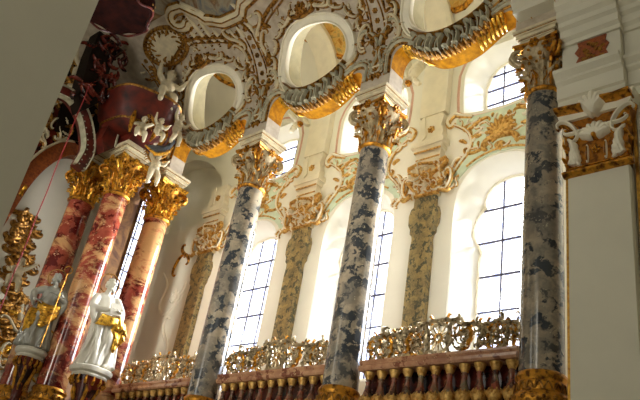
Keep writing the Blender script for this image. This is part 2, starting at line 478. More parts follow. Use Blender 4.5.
for ho, hi in list(zip(houts, hins))+[(nich, nich)]:
    k = len(ho); b = len(m.v); xg = XG+.06 if ho is not nich else XW+.45
    rings = []
    for t, x in ((0, XW), (.08, XW+.02), (.55, XW+.3), (1, XG), (1, xg)) if ho is not nich else ((0, XW), (0, xg)):
        rings.append([(x, ho[i][0]*(1-t)+hi[i][0]*t, ho[i][1]*(1-t)+hi[i][1]*t) for i in range(k)])
    vs = [p for r in rings for p in r]
    fs = [(q*k+i, q*k+(i+1) % k, (q+1)*k+(i+1) % k, (q+1)*k+i) for q in range(len(rings)-1) for i in range(k)]
    if ho is nich: fs.append(tuple((len(rings)-1)*k+i for i in range(k)))
    m.add(vs, fs)
struct(m.build('wall_right', M['cream']))

# windows: leading, frame and old glass
def window(c, inn, bars_y, bars_z, gi):
    global wn; wn += 1
    f = MB()
    pts = [(XG, c+a, b) for a, b in resample(inn, 72)]
    f.tube(pts+[pts[0], pts[1]], .035, 6)
    o = struct(f.build('window_%d' % wn, M['white']))
    def span(y):
        zs = []; P = inn+[inn[0]]
        for a, b in zip(P, P[1:]):
            if (a[0] > y) != (b[0] > y): zs.append(a[1]+(b[1]-a[1])*(y-a[0])/(b[0]-a[0]))
        return min(zs), max(zs)
    def spanz(z):
        ys = []; P = inn+[inn[0]]
        for a, b in zip(P, P[1:]):
            if (a[1] > z) != (b[1] > z): ys.append(a[0]+(b[0]-a[0])*(z-a[1])/(b[1]-a[1]))
        return (min(ys), max(ys)) if ys else None
    l = MB()
    for y in bars_y:
        a, b = span(y); l.box(XG-.012, XG+.012, c+y-.014, c+y+.014, a, b)
    for z in bars_z:
        q = spanz(z)
        if q: l.box(XG-.014, XG+.014, c+q[0], c+q[1], z-.016, z+.016)
    struct(l.build('window_bars', M['iron'], o, smooth=False))
    g = MB(); g.prism([(c+a, b) for a, b in inn], lambda u, v, d: Vector((XG+d, u, v)), .016, .026)
    struct(g.build('window_glass', M['glass'], o, smooth=False))
for i, c in enumerate(WC):
    window(c, LOW_IN, (-.24, .18), [5.75+.665*k for k in range(5)], i)
    window(c, UP_IN, (-.3, .28), [10.85+.36*k for k in range(3)], i+5)

# ---- end wall with its slim window
m = MB(); hole = [(9.12, 7.2), (9.62, 7.2), (9.62, 11.9), (9.37, 12.1), (9.12, 11.9)]
V, F = cdt([(-2, 0), (10.3, 0), (10.3, 13.6), (-2, 13.6)], [hole], .8)
m.add([(a, 16.0, b) for a, b in V], F); m.add([(a, 16.35, b) for a, b in V], F)
for i in range(5):
    a, b = hole[i], hole[(i+1) % 5]; m.add([(a[0], 16.0, a[1]), (b[0], 16.0, b[1]), (b[0], 16.35, b[1]), (a[0], 16.35, a[1])], [(0, 1, 2, 3)])
struct(m.build('wall_back', M['pier'], smooth=False))
f = MB(); pts = [(x, 16.2, z) for x, z in hole]; f.tube(pts+[pts[0]], .03, 4)
wn += 1; wo = struct(f.build('window_%d' % wn, M['white']))
l = MB(); l.box(9.355, 9.385, 16.19, 16.21, 7.2, 12.1)
for k in range(10): l.box(9.12, 9.62, 16.19, 16.21, 7.6+k*.48, 7.63+k*.48)
struct(l.build('window_bars', M['iron'], wo)); g = MB(); g.prism(hole, lambda u, v, d: Vector((u, 16.23+d, v)), 0, .01); struct(g.build('window_glass', M['glass'], wo))

# ---- aisle vault with transverse ribs
m = MB(); prf = []
for k in range(17):
    a = PI*k/16; prf.append((8.55+1.17*math.cos(a), 12.2+1.5*math.sin(a)))
prf = [(9.72, 11.9)]+prf
vs = []
for i in range(28):
    y = 3.3+i*12.7/27; vs += [(x, y, z) for x, z in prf]
K = len(prf); m.add(vs, [(i*K+j, i*K+j+1, (i+1)*K+j+1, (i+1)*K+j) for i in range(27) for j in range(K-1)])
struct(m.build('ceiling_aisle', M['cream']))
for i, y in enumerate([6.93, 10.07]):
    m = MB(); vs = []
    for d, w in ((0, .3), (.12, .3), (.16, .2)):
        for k in range(15):
            a = PI*k/14*.93; vs += [(8.55+(1.16-d)*math.cos(a), y-w, 12.2+(1.49-d)*math.sin(a)), (8.55+(1.16-d)*math.cos(a), y+w, 12.2+(1.49-d)*math.sin(a))]
    fs = []
    for q in range(2):
        for k in range(14):
            for e in (0, 1):
                b = q*30+k*2+e; fs.append((b, b+2, b+32, b+30))
    fs += [(60+k*2, 60+k*2+1, 60+k*2+3, 60+k*2+2) for k in range(14)]
    m.add(vs, fs); m.box(XW-.16, XW, y-.3, y+.3, 10.5, 12.25)
    struct(m.build('trim_%d' % (i+1), M['white']))

# ---- painted panels on the aisle vault, with gilt frames
def SV(y, a, h=0.0): return Vector((8.55+(1.17-h)*math.cos(a), y, 12.2+(1.5-h)*math.sin(a)))
for i, c in enumerate([6.45, 9.45, 12.55]):
    m = MB(); vs = [SV(c, 1.42, .02)]; n = 30
    def ed(k, q=1): a = 2*PI*k/n; r = 1+.1*math.cos(4*a); return (c+.95*q*r*math.cos(a), 1.42+.72*q*r*math.sin(a))
    for q in (.5, 1):
        vs += [SV(*ed(k, q), .02) for k in range(n)]
    vs += [SV(*ed(k, 1), -.02) for k in range(n)]
    fs = [(0, 1+k, 1+(k+1) % n) for k in range(n)]+[(1+q*n+k, 1+(q+1)*n+k, 1+(q+1)*n+(k+1) % n, 1+q*n+(k+1) % n) for q in (0, 1) for k in range(n)]
    m.add(vs, fs)
    p = m.build('vault_painting', M['paint'])
    tag(p, ['ochre painting on aisle vault seen through the arched opening nearest the big cornice', 'ochre and green painting on aisle vault seen through the middle oval opening', 'pale ochre painting on aisle vault seen through the oval opening nearest the altar'][i], 'painting', 'paintings on the aisle vault')
    f = MB(); pp = [ed(k) for k in range(n+1)]; f.strip(pp, .05, lambda u, v, h: SV(u, v, h), .07); f.build('gilt_frame', M['gold'], p)

# ---- floors, gallery, supports
m = MB(); m.box(-8, 12, -8, 18, -.3, 0); struct(m.build('floor', M['floor'], smooth=False))
m = MB(); m.box(7.45, 9.9, 1.0, 16.0, 3.65, 3.95); struct(m.build('floor', M['floor'], smooth=False))
m = MB(); m.box(7.6, 8.2, 1.0, 16.0, 0, 3.65); struct(m.build('wall_gallery', M['cream'], smooth=False))

m = MB(); m.box(-8, 10.3, -12.4, -12.0, 0, 14.0); struct(m.build('wall_nave', M['cream'], smooth=False))
m = MB(); m.box(-8, 10.3, -12.0, 3.4, 13.6, 14.0); struct(m.build('ceiling_nave', M['cream'], smooth=False))
m = MB(); m.box(8.0, 10.3, 3.4, 16.3, 13.9, 14.1); struct(m.build('ceiling_attic', M['cream'], smooth=False))
# ---- left foreground pier
m = MB()
m.add([(-1.5, 4.5, 0), (1.675, 4.5, 0), (1.70, 4.58, 0), (1.70, 5.6, 0), (-1.5, 5.6, 0), (-1.5, 4.5, 9), (1.675, 4.5, 9), (1.70, 4.58, 9), (1.70, 5.6, 9), (-1.5, 5.6, 9)],
      [(0, 1, 2, 3, 4), (9, 8, 7, 6, 5), (0, 5, 6, 1), (1, 6, 7, 2), (2, 7, 8, 3), (3, 8, 9, 4), (4, 9, 5, 0)])
struct(m.build('wall_left', M['pier'], smooth=False))

# ---- right nave pier with pilaster and entablature
m = MB(); m.box(7.95, 10.3, -12.0, 3.46, 0, 13.6); struct(m.build('wall_front', M['pier'], smooth=False))
pl = thing('nave_pilaster', (7.85, 3.0, 0), 'broad cream pilaster with gilded white leaf capital at the right edge', 'pilaster')
m = MB(); m.box(7.75, 7.95, 2.6, 3.37, 3.4, 7.0); m.box(7.72, 7.95, 2.54, 3.43, 2.9, 3.4); m.build('shaft', M['pier'], pl, smooth=False)
m = MB(); m.box(7.70, 7.95, 2.48, 3.5, 0, 2.9); m.build('plinth', M['pier'], pl, smooth=False)
m = MB(); m.box(7.86, 7.945, 3.40, 3.45, 0, 7.9); m.box(7.9, 7.945, 2.53, 2.57, 0, 7.9); m.build('gilt_strip', gold('strip_gilding', (196, 150, 60), (150, 104, 40), .45), pl, smooth=False)
def SP(y, z, h=0.0): return Vector((7.75-h, y, z))
def box_s(mb, y0, y1, z0, z1, h0, h1): mb.box(7.75-h1, 7.75-h0, y0, y1, z0, z1)
m = MB(); m.prism([(2.62, 7.0), (3.36, 7.0), (3.42, 7.7), (3.46, 8.0), (2.5, 8.0), (2.56, 7.7)], SP, -.2, .01)
cp = m.build('capital', M['darkgold'], pl, smooth=False)
o = Orn(SP)
o.g.strip([(2.52, 7.02), (3.42, 7.02)], .045, SP, .09); o.g.strip([(2.56, 7.09), (3.38, 7.09)], .015, SP, .05)
for sy in (-1, 1):
    c = 2.985; e = c+sy*.33
    for k, (zz, L) in enumerate(((7.14, .22), (7.14, .36), (7.16, .5))):
        o.leaf((e-sy*.05+sy*k*.035, zz), PI/2-sy*.25, L, .06, .1, gold=False, bend=-sy*1.4, lobes=3)
    o.leaf((e-sy*.12, 7.12), PI/2+sy*.1, .3, .045, .08, gold=False, bend=sy*1.6)
    o.sc((e-sy*.1, 7.55), (c+sy*.45, 7.86), 'C', .04, -sy, 5, .12)
    o.sc((c+sy*.08, 7.6), (c+sy*.4, 7.66), 'S', .035, sy, 5, .1)
    o.path([(c+sy*.12, 7.14), (c+sy*.12, 7.42)], .03, .05, gold=False, both=False)
    o.g.strip([(c+sy*.12, 7.17), (c+sy*.12, 7.38)], .012, SP, .07)
    for k in range(6): o.g.dot(c+sy*(.42+random.uniform(-.04, .05)), 7.15+k*.11, .03, SP, .09)
    o.g.strip([(c+sy*.13, 8.0+sy*-.02), (c+sy*.3, 8.0), (c+sy*.5, 8.02)], .045, SP, .2)
for k in range(7):
    a = PI/2+(k-3)*.42; o.leaf((2.985, 7.5), a, .26, .07, .12, gold=False, bend=(k-3)*.1, lobes=1)
for k in range(5): o.leaf((2.985, 7.84), PI/2+(k-2)*.4, .42-.03*abs(k-2), .085, .2, gold=False, bend=(k-2)*.35, lobes=1)
o.g.dot(2.985, 7.5, .05, SP, .15); o.g.rosette(2.985, 7.32, .07, SP, .06)
o.build(cp, M['gold'], M['white'])
m = MB(); m.prism([(2.55, 7.86), (3.45, 7.86), (3.5, 8.02), (3.52, 8.12), (2.46, 8.12), (2.48, 8.02)], SP, -.2, .06); m.build('abacus', M['white'], pl, smooth=False)

en = thing('nave_entablature', (7.85, 3.0, 8.12), 'cream stepped cornice and frieze crossing the top right corner', 'entablature')
def extr(mb, pr, y0, y1, dx=0):
    vs = [(x+dx, y0, z) for x, z in pr]+[(x+dx, y1, z) for x, z in pr]; n = len(pr)
    mb.add(vs, [tuple(range(n)), tuple(range(n, 2*n))[::-1]]+[(i, n+i, n+(i+1) % n, (i+1) % n) for i in range(n)])
A1 = [(8.1, 8.12), (7.74, 8.12), (7.74, 8.26), (7.70, 8.28), (7.70, 8.5), (7.64, 8.54), (7.64, 8.58), (7.56, 8.64), (7.56, 8.70), (8.1, 8.70)]
m = MB(); extr(m, A1, 2.58, 3.5); extr(m, A1, -.9, 2.58, .14); m.build('architrave', M['pier'], en, smooth=False)
m = MB(); m.box(7.78, 8.1, 2.62, 3.45, 8.70, 9.28); m.box(7.9, 8.1, -.9, 2.62, 8.70, 9.28); m.build('frieze', M['pier'], en, smooth=False)
C1 = [(8.1, 9.26), (7.74, 9.26), (7.74, 9.33), (7.68, 9.37), (7.68, 9.50), (7.62, 9.53), (7.62, 9.62), (7.55, 9.66), (7.55, 9.78), (7.48, 9.84), (7.48, 9.98), (7.40, 10.02), (7.40, 10.08), (8.1, 10.08)]
C2 = [(8.3, 10.06), (7.50, 10.06), (7.50, 10.14), (7.42, 10.2), (7.42, 10.34), (7.3, 10.42), (7.3, 10.56), (7.2, 10.62), (7.2, 10.8), (7.02, 10.95), (7.02, 11.5), (8.3, 11.5)]
m = MB(); extr(m, C1, 2.6, 3.44); extr(m, C1, -.9, 2.6, .12); extr(m, C2, 2.6, 4.12); extr(m, C2, -.9, 2.6, .12); m.build('cornice', M['pier'], en, smooth=False)
def SQ(y, z, h=0.0): return Vector((7.78-h, y, z))
m = MB(); m.prism([(2.80, 8.74), (2.9, 8.77), (3.02, 8.73), (3.14, 8.77), (3.22, 8.74), (3.24, 8.9), (3.2, 8.98), (3.26, 9.08), (3.2, 9.16), (3.22, 9.25), (2.8, 9.25), (2.82, 9.16), (2.77, 9.08), (2.82, 8.98), (2.78, 8.88)], SQ, -.01, .02)
m.build('red_gold_panel', M['redp'], en, smooth=False)
m = MB()
for k in range(26): m.rosette(random.uniform(2.84, 3.18), random.uniform(8.8, 9.2), .035, lambda u, v, h: SQ(u, v, h+.02), .015)
m.build('panel_relief', M['brown'], en)
# ------------------------------------------------------------------ columns
def leaf3d(mb, ang, r0, z0, h, w, curl, lobes=3, cx=0, cy=0, th=.012, mi=0):
    n, k = 12, 3; rad = Vector((math.cos(ang), math.sin(ang), 0)); tan = Vector((-math.sin(ang), math.cos(ang), 0))
    fr = []; bk = []
    for i in range(n+1):
        t = i/n
        rr = r0+curl*(t**2.6); z = z0+h*(t if t < .75 else .75+(t-.75)*.9-(t-.75)**2*5.2)
        ww = w*(.62+.38*math.sin(PI*min(1, t*1.05)))*(.76+.24*abs(math.cos(lobes*PI*t)))*(1 if t < .7 else max(.12, 1-(t-.7)*2.9))
        for j in range(-k, k+1):
            q = j/k; rg = .022*math.cos(q*PI*1.5)-.03*q*q
            p = Vector((cx, cy, 0))+rad*(rr+rg)+tan*(ww*q)+Vector((0, 0, z-.02*abs(q)))
            fr.append(p); bk.append(p-rad*th)
    W = 2*k+1; N = (n+1)*W; vs = fr+bk; fs = []
    for i in range(n):
        for j in range(W-1):
            a = i*W+j; fs.append((a, a+1, a+W+1, a+W)); fs.append((N+a, N+a+W, N+a+W+1, N+a+1))
        for a, b in ((i*W, (i+1)*W), (i*W+W-1, (i+1)*W+W-1)): fs.append((a, b, N+b, N+a))
    mb.add(vs, fs, mi)
def make_column(name, mar, capw, capg, r=.27, basegold='gold', impost=True):
    """a column standing on the gallery; local z = world z - 3.95"""
    t = thing(name, (0, 0, 0), '', 'column'); Z = 3.95
    def z(v):
        K = [(3.95, 3.95), (4.5, 4.42), (8.84, 8.62), (10.05, 9.83), (12, 11.78)]
        for (a, u), (b, w_) in zip(K, K[1:]):
            if v <= b: return u+(w_-u)*(v-a)/(b-a)-Z
    s = MB(); pr = [(r*(1.0+.02*math.sin(PI*k/12)-.085*(k/12)), z(ZS0)+(z(ZS1)-z(ZS0))*k/12) for k in range(13)]
    s.lathe(0, 0, pr, 48); s.build('shaft', mar, t)
    b = MB(); b.lathe(0, 0, [(r*1.05, z(4.54)), (r*1.14, z(4.51)), (r*1.16, z(4.47)), (r*1.1, z(4.44)), (r*1.08, z(4.41)), (r*1.14, z(4.38)), (r*1.14, z(4.26)), (r*1.22, z(4.23)), (r*1.32, z(4.18)), (r*1.34, z(4.12)), (r*1.28, z(4.07)), (r*1.4, z(4.05)), (r*1.4, z(4.0)), (r*1.45, z(3.95))], 48)
    bo = b.build('base', M[basegold], t)
    w = MB()
    for k in range(18):
        a = 2*PI*k/18; pts = []
        for q in range(7):
            u = q/6; aa = a+(u-.5)*.3; pts.append((r*1.16*math.cos(aa), r*1.16*math.sin(aa), z(4.27)+.09*math.sin(u*PI)))
        w.tube(pts, .012, 5)
        w.ball((r*1.33*math.cos(a+.17), r*1.33*math.sin(a+.17), z(4.15)), .028, 6)
    w.build('base_relief', M['brown'], bo)
    n = MB(); n.lathe(0, 0, [(r*.93, z(8.84)), (r*1.03, z(8.86)), (r*1.08, z(8.885)), (r*1.03, z(8.91)), (r*.9, z(8.93))], 40); n.build('astragal', M['gold'], t)
    c = MB(); c.lathe(0, 0, [(r*.88, z(8.9)), (r*.86, z(9.2)), (r*.95, z(9.45)), (r*1.25, z(9.62)), (r*1.35, z(9.68))], 32)
    co = c.build('capital', capw, t)
    lw = MB(); lg = MB()
    for k in range(8):
        a = 2*PI*k/8
        leaf3d(lw, a, r*.92, z(8.92), .38, .1, .14); leaf3d(lg, a, r*.92+.018, z(8.92), .3, .045, .12, 4)
        leaf3d(lw, a+PI/8, r*.9, z(8.95), .6, .085, .17); leaf3d(lg, a+PI/8, r*.9+.02, z(9.12), .42, .035, .16, 4)
    lw.build('acanthus_leaves', capw, co); 
    rnd = random.Random(3)
    for k in range(8):
        a = 2*PI*k/8+PI/8
        for q in range(9):
            aa = a+rnd.uniform(-.25, .25); rr = rnd.uniform(1.15, 1.5)*r; zz = z(rnd.uniform(9.2, 9.66))
            lg.ball((rr*math.cos(aa), rr*math.sin(aa), zz), rnd.uniform(.018, .042), 6, 1, 1, rnd.uniform(.7, 1.5))
        lg.tube([(r*1.0*math.cos(a+.2*math.sin(u)), r*1.0*math.sin(a+.2*math.sin(u)), z(9.0)+u*.09) for u in range(6)], .012, 5)
    lg.build('gilt_leaf_tips', capg, co)
    for k in range(4):
        a = PI/4+k*PI/2; v = MB(); rad = Vector((math.cos(a), math.sin(a), 0)); tan = Vector((-math.sin(a), math.cos(a), 0))
        for sgn in (-1, 1):
            pts = []; rads = []
            for q in range(30):
                u = q/29; th = u*PI*3.2; rho = .125*(1-u*.8)
                pts.append(rad*(r*1.35+rho*math.sin(th)+.04)+tan*(sgn*.05*(1-u))+Vector((0, 0, z(9.5)+rho*math.cos(th)))); rads.append(.034*(1-u*.4))
            v.tube(pts, rads, 6)
        pts = [rad*(r*(.9+.5*u))+Vector((0, 0, z(9.25)+.36*u**.7)) for u in (0, .25, .5, .75, 1)]
        v.tube(pts, [.03, .035, .035, .03, .025], 6)
        v.build('volute', capw if k % 2 else capg, co)
        f = MB(); a2 = k*PI/2
        for q in range(6):
            b_ = q*PI/3; f.ball((r*1.38*math.cos(a2)-.055*math.cos(b_)*math.sin(a2), r*1.38*math.sin(a2)+.055*math.cos(b_)*math.cos(a2), z(9.68)+.055*math.sin(b_)), .036, 6)
        f.ball((r*1.44*math.cos(a2), r*1.44*math.sin(a2), z(9.68)), .034, 6); f.build('flower', capg, co)
    ab = MB(); out = []
    for k in range(4):
        a = PI/4+k*PI/2; rc = r*1.86
        p0 = Vector((rc*math.cos(a), rc*math.sin(a))); p1 = Vector((rc*math.cos(a+PI/2), rc*math.sin(a+PI/2)))
        for q in range(8):
            u = q/8; p = p0.lerp(p1, u); p = p*(1-.13*math.sin(PI*u)); out.append((p.x, p.y))
    for s0, z0, z1 in ((.94, 9.66, 9.71), (1, 9.71, 9.77)): ab.prism([(x*s0, y*s0) for x, y in out], lambda u, v, d: Vector((u, v, d)), z(z0), z(z1))
    ab.build('abacus', capg, co, smooth=False)
    if impost:
        im = MB()
        for hw, z0, z1 in ((.27, 9.76, 9.86), (.29, 9.86, 9.89), (.32, 9.89, 9.95), (.345, 9.95, 10.0), (.36, 10.0, 10.05)): im.box(-hw, hw, -hw, hw, z(z0), z(z1))
        im.build('impost_block', M['palestucco'], t, smooth=False)
        im = MB(); im.box(-.295, .295, -.295, .295, z(9.9)-.02, z(9.9)); im.box(-.35, .35, -.35, .35, z(9.975), z(9.99)); im.build('impost_gilt_line', M['brown'], t, smooth=False)
    return t
cb = make_column('gallery_column', M['blue'], M['capstone'], M['gold'])
labs = ['grey mottled marble column beside the cream pilaster, nearest of the grey columns',
        'grey-blue marble column standing between the middle and right windows', 'grey-blue marble column standing left of the left bright window']
for i, y in enumerate(COLY[:3]):
    o = cb if i == 0 else copy_tree(cb)
    o.location = (XC, y, 3.95); tag(o, labs[i], 'column', 'grey marble gallery columns')
cp_ = make_column('altar_column', M['pink'], M['gold'], M['bright'], .285, impost=True)
spots = [(8.0, 13.1, 'red and cream marble column with sunlit edge, right of the white statue'),
         (6.87, 13.1, 'red marble column with bright gold base between the two statues'),
         (6.66, 14.15, 'dim red and tan marble column rising behind the grey statue')]
for i, (x, y, l) in enumerate(spots):
    o = cp_ if i == 0 else copy_tree(cp_)
    o.location = (x, y, 3.95); tag(o, l, 'column', 'red marble altar columns')

# ------------------------------------------------------------------ wall pilasters of the aisle
def make_pil():
    t = thing('wall_pilaster', (0, 0, 0), '', 'pilaster')
    S = lambda y, z, h=0.0: Vector((-h, y, z))
    h = [(.21, 4.0), (.21, 7.0), (.21, 7.55), (.19, 7.72), (.2, 7.8), (.25, 7.86), (.25, 7.95), (.3, 8.05), (.31, 8.25), (.27, 8.38), (.22, 8.42), (.22, 8.62)]
    m = MB(); m.prism(h+[(-a, b) for a, b in reversed(h)], S, -.01, .13); m.build('shaft', M['pil'], t, smooth=False)
    m = MB(); m.box(-.17, 0, -.3, .3, 3.95, 4.25); m.build('plinth', M['pil'], t, smooth=False)
    m = MB(); m.prism([(-.26, 8.62), (.26, 8.62), (.3, 9.0), (.4, 9.3), (-.4, 9.3), (-.3, 9.0)], S, -.01, .14)
    co = m.build('capital', M['palestucco'], t, smooth=False)
    o = Orn(lambda y, z, h=0.0: S(y, z, h+.12))
    for s in (-1, 1):
        o.sc((s*.12, 8.75), (s*.36, 8.95), 'C', .035, s, 5, .06, gold=True); o.sc((s*.1, 9.0), (s*.42, 9.28), 'S', .04, s, 5, .08, gold=True)
        o.leaf((s*.18, 8.66), PI/2-s*.3, .3, .05, .08, gold=True, bend=-s); o.leaf((s*.05, 8.66), PI/2-s*.1, .45, .05, .07, gold=False, bend=-s*.8)
        o.sc((s*.45, 8.7), (s*.5, 9.1), 'C', .03, s, 5, .05); o.sc((s*.28, 8.68), (s*.5, 8.62), 'S', .03, s, 4, .06, gold=True)
        o.leaf((s*.3, 8.95), PI/2-s*.9, .28, .045, .07, gold=True, bend=s*.8)
    o.g.strip([(-.3, 8.64), (.3, 8.64)], .035, o.S, .06); o.fan((0, 9.0), PI/2, 1.8, .28, 5, .04, .08); o.g.rosette(0, 9.0, .07, o.S, .1)
    o.g.strip([(y, 9.34+.03*math.sin(y*9)) for y in [-.42+k*.06 for k in range(15)]], .035, o.S, .08)
    rnd = random.Random(12)
    for k in range(46):
        y = rnd.uniform(-.42, .42); z = rnd.uniform(8.66, 9.34); a = rnd.uniform(0, 2*PI)
        if k % 3: o.leaf((y, z), a, rnd.uniform(.08, .17), .02, .1, gold=k % 2 == 0, bend=rnd.uniform(-2, 2), lobes=2)
        else: o.sc((y, z), (y+.13*math.cos(a), z+.13*math.sin(a)), rnd.choice('CS'), .016, rnd.choice((-1, 1)), 5, .1)
    o.build(co, M['wallgold'], M['white'])
    m = MB(); m.box(-.16, 0, -.28, .28, 9.3, 9.62); m.box(-.2, 0, -.32, .32, 9.62, 9.72); m.box(-.24, 0, -.37, .37, 9.72, 9.84)
    for s in (-1, 1): m.prism([(s*.25, 9.84), (s*.3, 10.0), (s*.24, 10.2), (s*.3, 10.4), (s*.16, 10.5), (s*.1, 10.0)], S, 0, .16)
    m.box(-.13, 0, -.24, .24, 9.84, 10.5); m.build('stepped_block', M['white'], t, smooth=False)
    m = MB(); m.box(-.17, -.15, -.27, .27, 9.44, 9.47); m.box(-.21, -.19, -.3, .3, 9.6, 9.63)
    m.rosette(0, 10.15, .09, lambda y, z, h=0: S(y, z, h+.12), .07); m.build('gilt_lines', M['wallgold'], t)
    return t
pt = make_pil()
for i, (y, l) in enumerate([(6.93, 'olive marble wall pilaster with gilded capital between middle and right windows'), (10.07, 'olive marble wall pilaster with gilded capital between left and middle windows'), (13.2, 'faint olive wall pilaster with gold capital left of the leftmost window')]):
    o = pt if i == 0 else copy_tree(pt)
    o.location = (XW, y, 0); tag(o, l, 'pilaster', 'marble pilasters on the window wall')

# ------------------------------------------------------------------ mint cartouches around the upper windows
def make_cart():
    t = thing('window_cartouche', (0, 0, 0), '', 'stucco cartouche')
    S = lambda y, z, h=0.0: Vector((-h, y, z))
    out = [(.98, 10.3), (.96, 10.12), (.76, 10.0), (.62, 9.82), (.58, 9.62), (.64, 9.42), (.78, 9.22), (.93, 9.0), (.98, 8.85), (.95, 8.7)]
    arch = [(.93*math.cos(a), 8.6+.66*math.sin(a)) for a in [PI*k/12 for k in range(1, 12)]]
    top = [(-.98, 10.3), (-.5, 10.24), (0, 10.22), (.5, 10.24)]
    m = MB(); m.prism(top+out+arch+[(-a, b) for a, b in reversed(out[1:])], S, -.005, .02); g = m.build('mint_ground', M['mint'], t, smooth=False)
    o = Orn(lambda y, z, h=0.0: S(y, z, h+.02))
    for s in (-1, 1):
        o.path([(s*.62, 10.24), (s*.85, 10.34), (s*1.02, 10.42), (s*1.16, 10.3), (s*1.1, 10.16), (s*1.0, 10.22)], .045, .07)
        o.path([(s*1.06, 10.2), (s*.86, 10.06), (s*.68, 9.88), (s*.6, 9.64), (s*.66, 9.42), (s*.84, 9.2), (s*.98, 9.0)], .028, .06)
        o.sc((s*.86, 9.35), (s*1.08, 9.05), 'S', .035, s, 5, .07); o.sc((s*1.1, 9.2), (s*1.0, 8.75), 'C', .035, -s, 5, .06)
        o.leaf((s*.72, 9.65), PI/2-s*1.2, .2, .035, .06, bend=-s)
        o.fan((s*1.0, 9.15), -PI/2+s*.5, 1.6, .18, 4, .025, .05)
        o.sc((s*.3, 10.1), (s*.75, 9.95), 'S', .035, s, 5, .05, gold=True); o.sc((s*.25, 9.5), (s*.72, 9.42), 'C', .03, s, 5, .05, gold=True)
        o.leaf((s*.4, 9.75), PI/2-s*1.3, .3, .05, .05, bend=s)
    for k in range(9): o.leaf((0, 9.6), PI/2+(k-4)*.3, .5-.03*abs(k-4), .06, .09, bend=(k-4)*.08, lobes=1)
    o.sc((-.32, 9.5), (.32, 9.5), 'C', .06, -1, 5, .1, gold=True); o.fan((0, 9.45), -PI/2, 2, .2, 5, .04, .08)
    o.g.strip([(.96*math.cos(a), 8.6+.72*math.sin(a)) for a in [PI*k/20 for k in range(5, 16)]], .02, o.S, .03)
    rnd = random.Random(14)
    for k in range(60):
        y = rnd.choice((-1, 1))*rnd.uniform(.05, 1.08); z = rnd.uniform(9.35, 10.2) if abs(y) < .6 else (rnd.uniform(9.95, 10.25) if abs(y) < .85 else rnd.uniform(8.7, 9.15)); a = rnd.uniform(0, 2*PI)
        if k % 2: o.leaf((y, z), a, rnd.uniform(.1, .2), .022, .05, gold=k % 4 == 1, bend=rnd.uniform(-2, 2), lobes=2)
        else: o.sc((y, z), (y+.15*math.cos(a), z+.15*math.sin(a)), rnd.choice('CS'), .016, rnd.choice((-1, 1)), 5, .05)
    o.build(g, M['wallgold'], M['white']); return t
ct = make_cart()
for i, (y, l) in enumerate(zip(WC, ['mint and gold stucco cartouche above the large right window', 'mint and gold stucco cartouche behind the middle column capital', 'mint and gold stucco cartouche above the leftmost bright window'])):
    o = ct if i == 0 else copy_tree(ct)
    o.location = (XW, y, 0); tag(o, l, 'stucco cartouche', 'cartouches over the lower windows')

# pink border line round the upper windows
for i, c in enumerate(WC):
    m = MB(); pp = [(c+a*1.13, 11.1+(b-11.1)*1.12) for a, b in resample(UP_OUT, 60)]
    m.strip(pp+[pp[0]], .03, SW, .012)
    tag(m.build('pink_border', plain('pink_plaster', (222, 178, 156), .7, .1, 4, bst=0) if i == 0 else bpy.data.materials['pink_plaster']),
        ['pink painted line round the upper right window', 'pink painted line round the upper middle window behind the capital', 'pink painted line round the upper left window'][i], 'border', 'pink borders of the upper windows')

